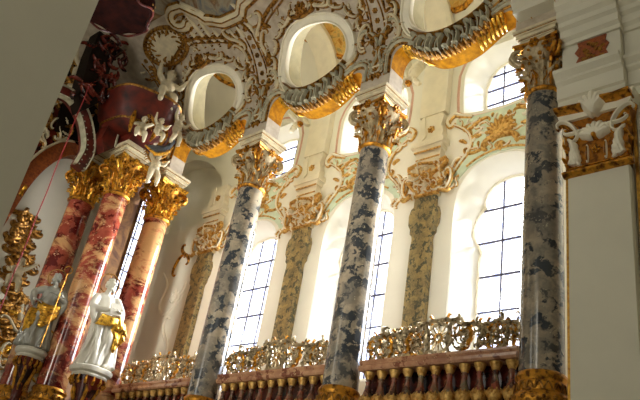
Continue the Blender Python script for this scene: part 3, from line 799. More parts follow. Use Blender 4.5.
# ------------------------------------------------------------------ stucco on the arcade shell (one set per bay, copied along)
def make_oval():
    t = thing('oval_frame', (0, 0, 0), '', 'stucco frame'); S = SF
    m = MB(); p = ovalcurve(0, 60, .1)
    wd = [.1*(.45+.55*min(1, max(0, (q[1]-.7)/.5))) for q in p]; p.append(p[0]); wd.append(wd[0]); p.append(p[1]); wd.append(wd[1]); m.strip(p, wd, S, .07)
    p = ovalcurve(0, 60, .02); p.append(p[0]); m.strip(p, .03, S, .1)
    p = [q for q in ovalcurve(0, 60, .2) if q[1] > .8]; i0 = max(range(len(p)), key=lambda i: math.hypot(p[i][0]-p[i-1][0], p[i][1]-p[i-1][1])); p = p[i0:]+p[:i0]; m.strip(p, .03, S, .09)
    fr = m.build('white_moulding', M['white'], t)
    o = Orn(S)
    for k in range(11):                       # scalloped crown over the opening
        a = PI*(-.05+1.1*k/10); r1 = 1.16; r2 = 1.0
        u, v = r1*math.cos(a), 1.36+r2*math.sin(a)
        tx, ty = -math.sin(a)*.15, math.cos(a)*.13
        o.sc((u-tx, v-ty), (u+tx, v+ty), 'C', .042, -1, 3, .09)
        o.g.dot(u*.99, v, .06, S, .08); o.w.dot(u*.99, v, .035, S, .1)
        o.leaf((u*.93, v*.98), a+PI, .1, .02, .1, gold=True, lobes=1)
    o.rs = 0
    o.fan((0, 2.24), PI/2, 2.4, .3, 7, .05, .12); o.g.rosette(0, 2.3, .12, S, .16)
    o.sc((-.28, 2.3), (.28, 2.3), 'C', .055, 1, 5, .13, gold=True)
    for s in (-1, 1):
        o.sc((s*.2, 2.34), (s*.62, 2.2), 'S', .05, s, 5, .1); o.sc((s*1.1, 1.0), (s*1.24, 1.5), 'C', .05, -s, 5, .09)
        o.sc((s*1.0, .98), (s*.7, .66), 'S', .05, s, 5, .08); o.leaf((s*1.16, 1.6), PI/2, .36, .05, .08, bend=s*1.0)
        o.sc((s*1.28, 1.9), (s*1.12, 2.3), 'C', .045, s, 5, .08); o.sc((s*1.34, 2.2), (s*1.0, 2.62), 'S', .05, -s, 5, .08)
        o.leaf((s*.9, 2.3), PI/2-s*.5, .3, .05, .08, bend=s)
    rnd = random.Random(51)
    for k in range(70):                       # small sprigs strewn round the frame
        a = rnd.uniform(0, 2*PI); r = rnd.uniform(1.1, 1.5); u, v = 1.03*r*math.cos(a), 1.4+1.0*r*math.sin(a)
        if v < 1.0 or abs(u) > 1.4: continue
        if k % 3: o.leaf((u, v), rnd.uniform(0, 2*PI), rnd.uniform(.1, .2), .024, .05, gold=k % 2 == 0, bend=rnd.uniform(-2, 2), lobes=2)
        else: o.sc((u, v), (u+rnd.uniform(-.15, .15), v+rnd.uniform(-.15, .15)), rnd.choice('CS'), .018, rnd.choice((-1, 1)), 5, .05)
    # broad ochre ogee band higher up
    for w, q in ((.05, 0), (.025, .12)):
        o.path([(-1.35, 1.7-q), (-1.3, 2.1-q), (-1.0, 2.5-q), (-.5, 2.72-q), (0, 2.86-q), (.5, 2.72-q), (1.0, 2.5-q), (1.3, 2.1-q), (1.35, 1.7-q)], w, .06, gold=True)
    o.build(fr, M['brown'], M['palestucco']); return t
ov = make_oval()
def make_fringe():
    t = thing('arch_garland', (0, 0, 0), '', 'stucco garland'); S = SF
    # ribbed shell comb across the drooping middle of the arch
    w = MB(); g = MB()
    def low(y0):
        y = abs(y0); h = HALF if y0 >= 0 else [(a, RS(b)) for a, b in HALF]
        for (a, s0), (b, s1) in zip(h, h[1:]):
            if a <= y <= b: return s0+(s1-s0)*(y-a)/(b-a+1e-9)
        return .15
    for k in range(17):
        y = -.72+k*.09; s0 = low(y)-.0; s1 = min(.62+.36*y*y*1.3, 1.33-.78*math.sqrt(max(0, 1-(y/.93)**2))-.06)
        s1 = max(s1, s0+.14)
        n = 9; p = [(y+.05*math.sin(q/(n-1)*PI)*(1 if y > 0 else -1)+(q/(n-1))*y*-.04, s0-.05+(s1-s0+.05)*q/(n-1)) for q in range(n)]
        w.strip(p, [.03*(1-.35*abs(2*q/(n-1)-1)**3) for q in range(n)], S, .15+.03*math.sin(k*2.3))
        g.strip(p, [.046*(1-.3*abs(2*q/(n-1)-1)**3) for q in range(n)], S, .11)
        if k % 2 == 0:
            for yy, ss in ((y, s0+.03), (y-.02, s1-.02)):
                q_ = scroll((yy-.05, ss), (yy+.05, ss+.02), 'C', 5, 20, 1 if k % 4 else -1); w.strip(q_, taper(len(q_), .02), S, .19)
        g.dot(p[0][0], p[0][1]+.02, .035, S, .17)
    w.strip([(-.75+.05*k, low(-.75+.05*k)+.02) for k in range(31)], .03, S, .06)
    top = [(-.8, .86), (-.55, .68), (-.28, .58), (0, .54), (.28, .58), (.55, .7), (.8, .93)]
    g.strip([tuple(q) for q in smoothpath(top, 5)], .03, S, .17)
    w.build('ribbed_shell', M['greystucco'], t); g.build('shell_gilding', M['brown'], t)
    # gilt leaf tongues hanging over the soffit at each side
    for s in (-1, 1):
        g = MB()
        for k in range(7):
            y0 = s*(.56+.07*k); s0 = low(y0)
            pts = []; wd = []
            for q in range(8):
                u = q/7; d = .02+.42*u
                (x, z), (nx, nz) = prof(max(0, s0+.03))
                pts.append(Vector((x-.06+d*.95, y0-s*.10*u*u-s*.02, z-.03-.10*math.sin(u*PI)-.04*u))); wd.append(.042*(1-.75*u**1.5))
            g.tube(pts, wd, 6)
        g.build('gilt_tongues', M['bright'], t)
    for s in (-1, 1):
        o = Orn(S)
        # scalloped gilt-edged band following the lobe of the arch
        lob = [(s*.52, .44), (s*.68, .6), (s*.84, .75), (s*1.02, .84), (s*1.2, .82), (s*1.31, .66), (s*1.31, .42), (s*1.3, .2)]
        if s < 0: lob = [(a, .2+(b-.2)*.7) for a, b in lob]
        o.path(lob, .05, .07, tap=False)
        P = [tuple(q) for q in smoothpath(lob, 4)]
        for k in range(1, len(P)-2, 2):
            a = math.atan2(P[k+1][1]-P[k-1][1], P[k+1][0]-P[k-1][0]); nrm = a+(PI/2 if s > 0 else -PI/2)
            u, v = P[k][0]+math.cos(nrm)*.1, P[k][1]+math.sin(nrm)*.1
            o.sc((u-math.cos(a)*.06, v-math.sin(a)*.06), (u+math.cos(a)*.06, v+math.sin(a)*.06), 'C', .025, s, 4, .06)
        o.sc((s*1.46, .35), (s*1.5, .85), 'S', .04, s, 5, .07); o.sc((s*1.5, .9), (s*1.34, 1.3), 'C', .045, s, 5, .08)
        o.leaf((s*1.42, 1.1), PI/2+s*.2, .4, .05, .08, bend=-s*.8); o.fan((s*1.48, .3), -PI/2, 1.2, .16, 3, .03, .06)
        o.sc((s*.95, 1.2), (s*1.25, 1.4), 'S', .04, -s, 5, .08)
        for k in range(4): o.leaf((s*(1.36+.03*k), .45+.16*k), PI/2-s*1.0, .13, .025, .05, bend=s)
        o.build(t, M['brown'], M['greystucco'], 'gilt_edging', 'scroll_band')
    return t
fg = make_fringe()
def make_rosettes():
    t = thing('rosette_band', (0, 0, 0), '', 'stucco band'); o = Orn(SF)
    for k in range(9): o.g.rosette(0, 1.3+.2*k, .06, SF, .06)
    for s in (-1, 1):
        o.path([(s*.12, .9), (s*.14, 1.5), (s*.1, 2.2), (s*.16, 2.9)], .014, .03, gold=True, tap=False)
        rnd = random.Random(5+s)
        for k in range(8):
            v = 1.15+.22*k; o.leaf((s*.2, v), PI/2-s*(.4+rnd.random()), .2, .03, .05, bend=s*1.2, gold=k % 2 == 0)
    o.sc((-.16, 1.12), (.16, 1.12), 'C', .04, -1, 5, .09, gold=True); o.fan((0, .98), -PI/2, 1.6, .3, 5, .04, .07)
    o.sc((-.16, .5), (.16, .5), 'C', .03, 1, 5, .06); o.g.rosette(0, .75, .07, SF, .06)
    o.sc((0, .25), (0, .45), 'S', .03, 1, 5, .05, gold=True)
    o.build(t, M['brown'], M['palestucco'], 'gilt_rosettes', 'stucco_leaves'); return t
rb = make_rosettes()
BL = ['over the arch nearest the big cornice', 'over the middle arch', 'over the arch nearest the altar']
for i, c in enumerate(BAY[:3]):
    o = ov if i == 0 else copy_tree(ov); o.location = (0, c, 0); tag(o, 'white oval opening frame with brown scalloped crest '+BL[i], 'stucco frame', 'oval frames in the vault')
    o = fg if i == 0 else copy_tree(fg); o.location = (0, c, 0); tag(o, 'drooping grey ribbed shell garland with gold tongues '+BL[i], 'stucco garland', 'shell garlands on the arches')
for i, (y, l) in enumerate([(6.95, 'gilt rosettes in a row above the middle column'), (10.02, 'gilt rosettes in a row above the left grey column'), (13.1, 'gilt rosettes in a dim row above the altar column')]):
    o = rb if i == 0 else copy_tree(rb); o.location = (0, y, 0); tag(o, l, 'stucco band', 'rosette bands above the columns')

# big fluted panel and round fringed frame near the altar vault
o = Orn(SF); t = thing('fluted_cartouche', (0, 0, 0), 'pale fluted cartouche panel under the curling white ceiling moulding', 'stucco cartouche')
for k in range(7):
    y = 10.15+k*.2; e_ = fr_edge(y)-.2; o.path([(y-.05, 2.35+.03*k), (y, (2.35+e_)/2), (y+.03, e_)], .05, .05, gold=False, both=False)
    for q in range(8): o.g.dot(y+.1, 2.42+(e_-2.5)*q/7, .02, SF, .06, n=6)
o.path([(9.9, 2.35), (10.1, 2.75), (10.5, 2.78)], .03, .05, gold=True); o.path([(11.5, 3.3), (11.62, 2.9), (11.5, 2.55)], .04, .06)
for k in range(6): o.leaf((9.75+.03*k, 1.6+.25*k), PI/2+.4*(-1)**k, .3, .05, .07, gold=k % 2 == 0, bend=(-1)**k)
o.build(t, M['brown'], M['palestucco'])
o = Orn(SF); t = thing('fringed_roundel', (0, 0, 0), 'dark fringed round stucco frame high on the vault beside the red canopy', 'stucco frame')
m = MB(); vs = [SF(12.25, 2.98, .02)]; n = 28
for h in (.02, -.02): vs += [SF(12.25+.62*math.cos(2*PI*k/n), 2.98+.42*math.sin(2*PI*k/n), h) for k in range(n)]
m.add(vs, [(0, 1+k, 1+(k+1) % n) for k in range(n)]+[(1+k, 1+n+k, 1+n+(k+1) % n, 1+(k+1) % n) for k in range(n)]); m.build('panel', M['palestucco'], t)
p = [(12.25+.64*math.cos(2*PI*k/40), 2.98+.44*math.sin(2*PI*k/40)) for k in range(41)]; o.path(p, .05, .09, gold=True, n=1, tap=False)
rnd = random.Random(11)
for k in range(26):
    a = 2*PI*k/26; o.fan((12.25+.6*math.cos(a), 2.98+.4*math.sin(a)), a+PI, .8, rnd.uniform(.1, .24), 2, .03, .05)
for k in range(12):
    a = 2*PI*k/12; o.leaf((12.25+.35*math.cos(a), 2.98+.24*math.sin(a)), a+1, .18, .03, .05)
o.build(t, M['brown'], M['palestucco'])

# ------------------------------------------------------------------ balustrades with gilded cresting
def make_balustrade():
    t = thing('gallery_balustrade', (0, 0, 0), '', 'balustrade'); Z = 3.95; H = 1.24
    m = MB(); pr = [(-.11, 4.72), (-.13, 4.75), (-.13, 4.79), (-.1, 4.81), (-.12, 4.84), (-.12, 4.87), (.12, 4.87), (.12, 4.72)]
    vs = [(x, -H, z-Z) for x, z in pr]+[(x, H, z-Z) for x, z in pr]; n = len(pr)
    m.add(vs, [tuple(range(n)), tuple(range(n, 2*n))[::-1]]+[(i, n+i, n+(i+1) % n, (i+1) % n) for i in range(n)]); m.build('handrail', M['rail'], t, smooth=False)
    m = MB(); m.box(-.12, .12, -H, H, 0, .14); m.build('plinth', M['rail'], t, smooth=False)
    m = MB(); m.box(.12, .16, -H, H, .14, .77); m.build('dark_backing', M['dkmar'], t, smooth=False)
    b = MB(); q = [(.05, .14), (.07, .17), (.05, .2), (.045, .22), (.085, .29), (.095, .35), (.075, .42), (.045, .52), (.035, .6), (.05, .63), (.035, .64), (.06, .72), (.075, .77)]
    b.lathe(0, 0, q, 14); ba = b.build('baluster', M['balu'], t)
    g = MB(); g.lathe(0, 0, [(.06, .23), (.09, .28), (.106, .34), (.085, .4)], 12); g.lathe(0, 0, [(.045, .66), (.066, .71), (.084, .765)], 12)
    for k in range(8):
        a = 2*PI*k/8; g.tube([(.08*math.cos(a), .08*math.sin(a), .3), (.095*math.cos(a), .095*math.sin(a), .38), (.07*math.cos(a), .07*math.sin(a), .43)], [.015, .022, .008], 5)
    gb = g.build('baluster_gilding', M['wallgold'], ba)
    for k in range(11):
        y = -H+.12+k*.224
        bb = ba if k == 0 else ba.copy()
        if k: COL.objects.link(bb); gg = gb.copy(); COL.objects.link(gg); gg.parent = bb
        bb.parent = t; bb.location = (0, y, 0)
    # openwork
    z0 = .93; s = MB(); g = MB()
    def T(mb, p, r): mb.tube([(.0, a, b) for a, b in p], r, 6)
    def topz(y): return z0+.42+.16*math.exp(-(y/.42)**2)+.05*math.cos(y*9)-.06*(abs(y)/H)**3
    T(s, [(-H, z0), (H, z0)], .02); T(s, [(-H, z0-.04), (H, z0-.04)], .015)
    rnd = random.Random(21)
    for k in range(12): a = 2*PI*k/12; T(s, [(.03*math.cos(a), z0+.25+.03*math.sin(a)), (.19*math.cos(a), z0+.25+.19*math.sin(a))], .017)
    for r_ in (.2, .215, .06): T(s if r_ > .1 else g, [(r_*math.cos(2*PI*k/24), z0+.25+r_*math.sin(2*PI*k/24)) for k in range(25)], .018)
    for sg in (-1, 1):
        def sc_(A, B, kind, w, bend, mb): 
            p = scroll(A, B, kind, 5, 26, bend); mb.tube([(.012*math.sin(i), a, b) for i, (a, b) in enumerate(p)], taper(len(p), w*1.25), 6)
        sc_((sg*.2, z0+.02), (sg*.26, z0+.5), 'C', .028, -sg, s); sc_((0, z0+.5), (sg*.3, z0+.5), 'S', .028, sg, s)
        sc_((sg*.3, z0+.45), (sg*.62, z0+.36), 'S', .03, -sg, s); sc_((sg*.4, z0+.05), (sg*.5, z0+.33), 'C', .026, sg, g)
        sc_((sg*.6, z0+.42), (sg*.95, z0+.44), 'C', .028, sg, s); sc_((sg*.62, z0+.04), (sg*.68, z0+.36), 'S', .026, sg, s)
        sc_((sg*.8, z0+.04), (sg*.86, z0+.38), 'C', .026, -sg, g); sc_((sg*.95, z0+.4), (sg*1.2, z0+.32), 'S', .028, -sg, s)
        sc_((sg*.98, z0+.04), (sg*1.02, z0+.34), 'C', .024, sg, s); sc_((sg*1.14, z0+.04), (sg*1.16, z0+.3), 'S', .024, sg, g)
        for k in range(58):
            y = sg*rnd.uniform(.24, 1.2); z = rnd.uniform(z0+.04, z0+.38); a = rnd.uniform(0, PI); L = rnd.uniform(.06, .13)
            sc_((y-L*math.cos(a), z-L*math.sin(a)), (y+L*math.cos(a), z+L*math.sin(a)), rnd.choice('CS'), .015, rnd.choice((-1, 1)), rnd.choice((s, s, s, g)))
        for k in range(9):
            y = sg*(.12+k*.125); zt = topz(y)-.05; g.tube([(0, y, zt), (0, y+sg*.03, zt+.05), (0, y+sg*.06, zt+.04)], [.02, .022, .008], 6)
            g.ball((0, y, zt-.08), .026, 6, .6)
    co = s.build('openwork_cresting', M['silver'], t); g.build('cresting_gilding', M['gold'], co); return t
bl = make_balustrade()
for i, (c, l) in enumerate(zip(BAY[:3], ['right stretch of red marble balustrade with lacy gilt cresting, beneath the largest window', 'middle stretch of red marble balustrade with lacy gilt cresting, between the two grey-blue columns', 'left stretch of balustrade with gilt cresting, between grey column and altar'])):
    o = bl if i == 0 else copy_tree(bl)
    o.location = (XC+.1, c, 3.95); tag(o, l, 'balustrade', 'gallery balustrades')
CX, CY, CZ = 4.5, 11.2, 11.22
BRK = [(4.95, 10.46), (5.31, 10.5), (5.69, 10.28), (5.96, 9.91), (6.1, 9.53), (6.05, 9.1)]
CREST = [(5.51, 10.14), (5.29, 10.45), (5.2, 11.52), (5.2, 12.2), (5.7, 12.2), (5.76, 11.95), (5.76, 11.35), (5.94, 11.0), (5.77, 10.51)]
CT = 10.62
# ------------------------------------------------------------------ figures
def remeshed(mb, name, mat, parent, voxel=.016, sm=3, keep=True):
    o = mb.build('tmp', mat, None, off=(0, 0, 0))
    md = o.modifiers.new('r', 'REMESH'); md.mode = 'VOXEL'; md.voxel_size = voxel; md.use_smooth_shade = True
    ms = o.modifiers.new('s', 'SMOOTH'); ms.factor = .5; ms.iterations = sm
    dg = bpy.context.evaluated_depsgraph_get(); dg.update()
    me = bpy.data.meshes.new_from_object(o.evaluated_get(dg)); me.name = name
    me.materials.clear(); me.materials.append(mat)
    me.polygons.foreach_set('use_smooth', [True]*len(me.polygons))
    old = o.data; bpy.data.objects.remove(o); bpy.data.meshes.remove(old)
    r = bpy.data.objects.new(name, me); COL.objects.link(r); r.parent = parent; return r
def limb(mb, pts, rad): 
    P = [tuple(p) for p in smoothpath(pts, 5)]; n = len(P); m = len(rad)-1
    mb.tube(P, [rad[min(m, int(i/(n-1)*m))]*(1-(i/(n-1)*m) % 1)+rad[min(m, int(i/(n-1)*m)+1)]*((i/(n-1)*m) % 1) for i in range(n)], 10)
    for p, r in ((P[0], rad[0]), (P[-1], rad[-1])): mb.ball(p, r, 10)
def hand(mb, w, d, side, s=1.0):
    """palm and five separate curled fingers; w wrist, d pointing direction"""
    w = Vector(w); d = Vector(d).normalized(); u = d.cross(Vector((0, 0, 1))); u = u.normalized() if u.length > .1 else Vector((1, 0, 0)); n = u.cross(d)
    c = w+d*.05*s
    for q in range(4): mb.ball(c+u*(q-1.5)*.016*s+d*.01*s, .022*s, 8)
    for q, L in enumerate((.068, .078, .072, .056)):
        b = c+u*(q-1.5)*.022*s+d*.03*s
        mb.tube([b, b+d*L*.5*s-n*.004*s, b+d*L*.85*s-n*.022*s, b+d*L*.9*s-n*.04*s], [.0105*s, .0098*s, .009*s, .008*s], 6)
    b = w+u*side*.03*s+d*.02*s; mb.tube([b, b+u*side*.025*s+d*.025*s, b+u*side*.022*s+d*.055*s-n*.012*s], [.013*s, .012*s, .009*s], 6)
def head(mb, c, r, face, hair=True):
    """skull with brow, nose, mouth, chin, ears; face = unit direction"""
    c = Vector(c); f = Vector(face).normalized(); s = f.cross(Vector((0, 0, 1))).normalized(); u = s.cross(f)
    q = Matrix((s, f, u)).transposed()
    mb.ball(c, r, 16, .78, .92, 1.12, rot=q)
    mb.ball(c+f*r*.35-u*r*.5, r*.55, 10, 1, .9, .9, rot=q)
    mb.tube([c+f*r*.86+u*r*.15, c+f*r*1.12-u*r*.22, c+f*r*.9-u*r*.3], [r*.1, r*.15, r*.1], 6)
    for k in (-1, 1):
        mb.ball(c+f*r*.78+s*k*r*.34+u*r*.24, r*.17, 8, 1.3, .7, .5, rot=q)
        mb.ball(c+f*r*.74+s*k*r*.32+u*r*.06, r*.12, 8, 1.2, .8, .7, rot=q)
        mb.ball(c+s*k*r*.8, r*.2, 8, .4, .8, 1.2, rot=q)
    mb.ball(c+f*r*.84-u*r*.5, r*.17, 8, 1.5, .8, .45, rot=q); mb.ball(c+f*r*.72-u*r*.8, r*.22, 8, rot=q)
def saint(name, loc, rz, label, mat, lean=1, pose=0, halo=True, tilt=0.0):
    t = thing(name, loc, label, 'statue'); t.rotation_euler = (0, tilt, rz)
    b = MB(); N = 40; vs = []; rings = []
    tab = [(0, .33, .26), (.05, .35, .28), (.25, .31, .25), (.5, .28, .225), (.75, .25, .2), (.95, .22, .17), (1.1, .165, .135), (1.25, .185, .135), (1.36, .2, .12), (1.42, .15, .09), (1.46, .07, .065)]
    P = [Vector(p) for p in tab]; P = smoothpath(P, 4)
    for p in P:
        z, rx, ry = p; amp = .16*max(0, 1-z/1.45)**.8+.015
        cx = lean*(.05*math.sin(z*2.6)+.02); cy = -.03*math.sin(z*3)
        ring = []
        for k in range(N):
            a = 2*PI*k/N
            f = 1+amp*(.5*math.sin(6*a+3*z)+.35*math.sin(11*a-2*z+1)+.25*math.sin(4*a-5*z))
            ring.append((cx+rx*f*math.cos(a), cy+ry*f*math.sin(a), z))
        rings.append(ring)
    vs = [p for r in rings for p in r]; n = len(rings)
    b.add(vs, [(i*N+k, i*N+(k+1) % N, (i+1)*N+(k+1) % N, (i+1)*N+k) for i in range(n-1) for k in range(N)]+[tuple(range(N))[::-1], tuple((n-1)*N+k for k in range(N))])
    for k in range(22):
        a = 2*PI*k/22+.1*math.sin(k*5); top = 1.15-.25*(k % 3); pts = []
        for q in range(7):
            z = .03+(top-.03)*q/6; j = min(range(len(P)), key=lambda i: abs(P[i][0]-z)); rx, ry = P[j][1], P[j][2]; aa = a+.3*math.sin(z*3+k)
            pts.append((lean*(.05*math.sin(z*2.6)+.02)+rx*1.02*math.cos(aa), -.03*math.sin(z*3)+ry*1.04*math.sin(aa), z))
        b.tube(pts, [.036, .034, .03, .026, .022, .018, .008], 7)
    # bent knee pressing through the robe, feet
    limb(b, [(.08*lean, -.06, .9), (.12*lean, -.24, .58), (.1*lean, -.12, .1)], [.1, .095, .06])
    for s, y in ((-1, -.2), (1, -.26)): limb(b, [(s*.09, y+.14, .04), (s*.11, y-.03, .03)], [.045, .035])
    hx = lean*(.05*math.sin(1.5*2.6)+.02)
    limb(b, [(hx, -.02, 1.4), (hx+.02*lean, -.05, 1.52)], [.06, .052])
    fd = (.45*lean, -.85, .1 if pose == 0 else -.25); hc = (hx+.035*lean, -.07, 1.62); head(b, hc, .1, fd)
    # arms with sleeves
    if pose == 0:
        A = [[(-.18, 0, 1.34), (-.25, -.1, 1.12), (-.05, -.28, 1.06), (.02, -.3, 1.08)], [(.22, 0, 1.34), (.33, -.06, 1.12), (.24, -.27, 1.0), (.2, -.32, 1.02)]]
    else:
        A = [[(-.18, 0, 1.34), (-.36, -.08, 1.2), (-.32, -.26, 1.0), (-.26, -.3, .98)], [(.22, 0, 1.34), (.34, -.08, 1.14), (.16, -.27, 1.16), (.1, -.3, 1.18)]]
    for s, a in zip((-1, 1), A):
        limb(b, a[:3], [.085, .075, .05]); limb(b, a[1:], [.07, .04, .03])
        d = Vector(a[3])-Vector(a[2]); hand(b, a[3], d, -s, 1.05)
        limb(b, [a[1], (a[1][0]*.95, a[1][1]-.05, a[1][2]-.14), (a[1][0]*.85, a[1][1]-.08, a[1][2]-.3)], [.07, .075, .03])   # hanging sleeve
    bo = remeshed(b, 'body', mat, t, .0135, 2)
    h = MB(); rnd = random.Random(4); f = Vector(fd).normalized(); c = Vector(hc)
    for k in range(60):
        a = rnd.uniform(0, 2*PI); e = rnd.uniform(-.5, 1.3); p = Vector((math.cos(a)*math.cos(e), math.sin(a)*math.cos(e), math.sin(e)))
        if p.dot(f) > .35 and e < .95: continue
        h.ball(c+Vector((p.x*.085, p.y*.095, p.z*.11)), rnd.uniform(.022, .034), 6)
    for k in range(14):
        a = rnd.uniform(-.8, .8); p = Vector((f.x*math.cos(a)-f.y*math.sin(a), f.x*math.sin(a)+f.y*math.cos(a), 0))
        h.ball(c+p*.075+Vector((0, 0, -.085-rnd.random()*.06)), .026, 6)
    remeshed(h, 'hair', mat, t, .009, 1)
    # gilded mantle falling in folds
    g = MB(); rnd = random.Random(9+pose)
    if pose == 0:
        for k in range(9):
            x = .14+.028*k; zt = 1.0-.03*abs(k-3); zb = .32+.06*abs(k-4)+rnd.uniform(-.05, .05)
            g.tube([(x, -.24-.03*(k % 2), zt), (x+.03, -.3-.035*(k % 2), zt-.2), (x-.01, -.28, (zt+zb)/2), (x+.04*math.sin(k), -.28-.03*(k % 2), zb+.1), (x-.02, -.24, zb)], [.03, .04, .042, .045, .015], 7)
        for k in range(5): limb(g, [(-.18+.02*k, -.24, .78+.05*k), (.05, -.33, .8+.03*k), (.26, -.28, .92)], [.02, .035, .03])
        for k in range(4): limb(g, [(.3, -.1, 1.06-.04*k), (.34, -.2, .8-.06*k), (.3, -.2, .5-.03*k)], [.03, .045, .02])
    else:
        for k in range(9): limb(g, [(-.22+.01*k, -.16, 1.02-.05*k), (0, -.3-.01*(k % 2)*3, .9-.055*k), (.24, -.18, .98-.03*k)], [.025, .042, .03])
        for k in range(7):
            x = -.3+.03*k; limb(g, [(x, -.2, .8), (x-.02, -.27-.03*(k % 2), .55), (x+.02*math.sin(k), -.22, .28+.05*(k % 3))], [.03, .045, .016])
    remeshed(g, 'gilded_mantle', M['bright'], t, .012, 1)
    if halo:
        m = MB(); q = [(hc[0]+.2*math.cos(2*PI*k/30), hc[1]+.11, hc[2]+.05+.2*math.sin(2*PI*k/30)) for k in range(31)]
        m.tube(q, .013, 6); m.tube([(hc[0], hc[1]+.05, hc[2]), (hc[0], hc[1]+.11, hc[2]+.25)], .008, 5); m.build('halo', M['brown'], t, off=(0, 0, 0))
    # book or crozier
    if pose == 0:
        m = MB(); m.box(.0, .2, -.36, -.31, .98, 1.2); m.build('book', mat, t, smooth=False, off=(0, 0, 0))
    else:
        m = MB(); m.tube([(.14, -.34, .02), (.16, -.33, 1.7)]+[(.16+.09*math.sin(a)-.0, -.33, 1.79-.09*math.cos(a)) for a in (.6, 1.4, 2.4, 3.3, 4.2, 5.0)], .013, 6); m.build('crozier', M['gold'], t, off=(0, 0, 0))
    return t
saint('saint_statue', (7.05, 12.18, 4.84), math.radians(-12), 'glossy white haloed saint statue with gold mantle between the red columns', M['robe'], tilt=-.11)
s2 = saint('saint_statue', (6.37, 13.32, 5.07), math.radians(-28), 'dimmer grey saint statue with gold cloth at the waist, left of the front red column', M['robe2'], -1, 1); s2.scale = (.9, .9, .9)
def console(x, y, K, dz, l):
    t = thing('statue_console', (x, y, 0), l, 'console')
    sq = lambda a, z: K*(1+.10*abs(math.sin(2*a)))
    m = MB(); m.lathe(x, y, [(r, z+dz) for r, z in [(.36, 4.80), (.38, 4.83), (.36, 4.86), (.43, 4.89), (.45, 4.93), (.45, 4.965), (.42, 4.985), (.05, 4.99)]], 32, sq); m.build('slab', M['robe'], t)
    m = MB(); m.lathe(x, y, [(.22, 0)]+[(r, z+dz) for r, z in [(.22, 3.9), (.12, 4.05), (.13, 4.15), (.2, 4.4), (.28, 4.62), (.35, 4.8)]], 24, sq); br = m.build('bracket', M['dkmar'], t)
    m = MB()
    for k in range(14):
        a = 2*PI*k/14; m.tube([(x+K*r*math.cos(a), y+K*r*math.sin(a), z+dz) for r, z in ((.39, 4.8), (.41, 4.72), (.36, 4.66), (.34, 4.7))], [.012, .026, .028, .014], 6)
    for k in range(6):
        a = 2*PI*k/6; m.tube([(x+K*r*math.cos(a+q), y+K*r*math.sin(a+q), z+dz) for r, z, q in ((.33, 4.64, 0), (.29, 4.55, .1), (.24, 4.42, .05), (.19, 4.3, -.1), (.16, 4.2, 0))], [.015, .035, .03, .025, .012], 6)
    m.build('gilt_fringe', M['gold'], br); return t
console(7.05, 12.18, .8, -.15, 'white moulded console carrying the white haloed statue')
console(6.37, 13.32, .62, .08, 'white moulded console carrying the dimmer grey statue')

def putto(loc, rz, label, pose=0, s=1.0, mat=None):
    t = thing('cherub_figure', loc, label, 'cherub', 'cherubs on the altar top'); t.rotation_euler = (0, 0, rz); b = MB()
    b.ball((0, 0, .3), .13, 12, 1, .85, 1.15); b.ball((0, 0, .17), .13, 12, 1.05, .95, .9); head(b, (0, -.02, .52), .095, (.2, -1, -.1)); limb(b, [(0, 0, .38), (0, 0, .46)], [.05, .045])
    up = [(-.1, 0, .38), (-.2, -.04, .46), (-.22, -.06, .6)] if pose in (0, 2) else [(-.1, 0, .38), (-.2, -.06, .3), (-.14, -.16, .25)]
    dn = [(.1, 0, .38), (.2, -.05, .34), (.24, -.12, .42)] if pose != 1 else [(.1, 0, .38), (.2, .0, .46), (.3, -.04, .54)]
    for a, sd in ((up, 1), (dn, -1)):
        limb(b, a, [.056, .05, .036]); hand(b, a[2], Vector(a[2])-Vector(a[1]), sd, .7)
    legs = ([(-.06, -.02, .12), (-.1, -.2, .08), (-.1, -.22, -.12)], [(.06, -.02, .12), (.12, -.18, .02), (.14, -.1, -.16)]) if pose != 2 else ([(-.06, 0, .12), (-.09, -.08, -.08), (-.07, .04, -.26)], [(.06, 0, .12), (.13, -.06, -.06), (.16, -.02, -.26)])
    for a in legs: limb(b, a, [.09, .075, .045]); limb(b, [a[2], (a[2][0], a[2][1]-.06, a[2][2]-.02)], [.038, .03])
    bo = remeshed(b, 'body', mat or M['putto'], t, .012, 1)
    h = MB(); rnd = random.Random(2)
    for k in range(36):
        a = rnd.uniform(0, 2*PI); e = rnd.uniform(-.3, 1.4); p = (math.cos(a)*math.cos(e), math.sin(a)*math.cos(e), math.sin(e))
        if p[1] < -.45 and e < .9: continue
        h.ball((p[0]*.08, -.02+p[1]*.09, .52+p[2]*.1), .024, 6)
    remeshed(h, 'hair', mat or M['putto'], t, .01, 1)
    w = MB()
    for k in range(5): limb(w, [(.08, .08, .34+.02*k), (.2+.03*k, .12, .42+.05*k), (.27+.03*k, .12, .34+.06*k)], [.02, .022, .008]); limb(w, [(-.08, .08, .34+.02*k), (-.2-.03*k, .12, .42+.05*k), (-.27-.03*k, .12, .34+.06*k)], [.02, .022, .008])
    w.build('wings', M['brown'], t, off=(0, 0, 0))
    t.scale = (s, s, s); return t
putto((6.85, 12.45, 11.05), -.3, 'seated cherub with raised arm on top of the red canopy bowl', 0, 1.35)
putto((6.5, 12.3, 9.8), -.5, 'pale cherub leaning in front of the red bowl above the front altar capital', 1, .8)
putto((6.72, 12.0, 9.86), -.1, 'small cherub beside the leaning one, under the red bowl', 0, .7)
putto((7.3, 12.25, 10.35), .2, 'cherub clinging to the right rim of the red bowl', 2, .85)
putto((7.2, 12.5, 9.3), -.2, 'hanging cherub between the two right altar capitals', 2, .85)
putto((6.5, 15.6, 6.85), -.5, 'small pale cherub amid gold foliage at the far left wall', 1, 1.0)
putto((5.62, 14.35, 11.55), -.4, 'dim cherub high beside the left pier, above the red arch', 0, 1.1)
putto((5.68, 14.35, 10.95), -.2, 'lower dim cherub beside the left pier, above the red arch', 1, 1.0)

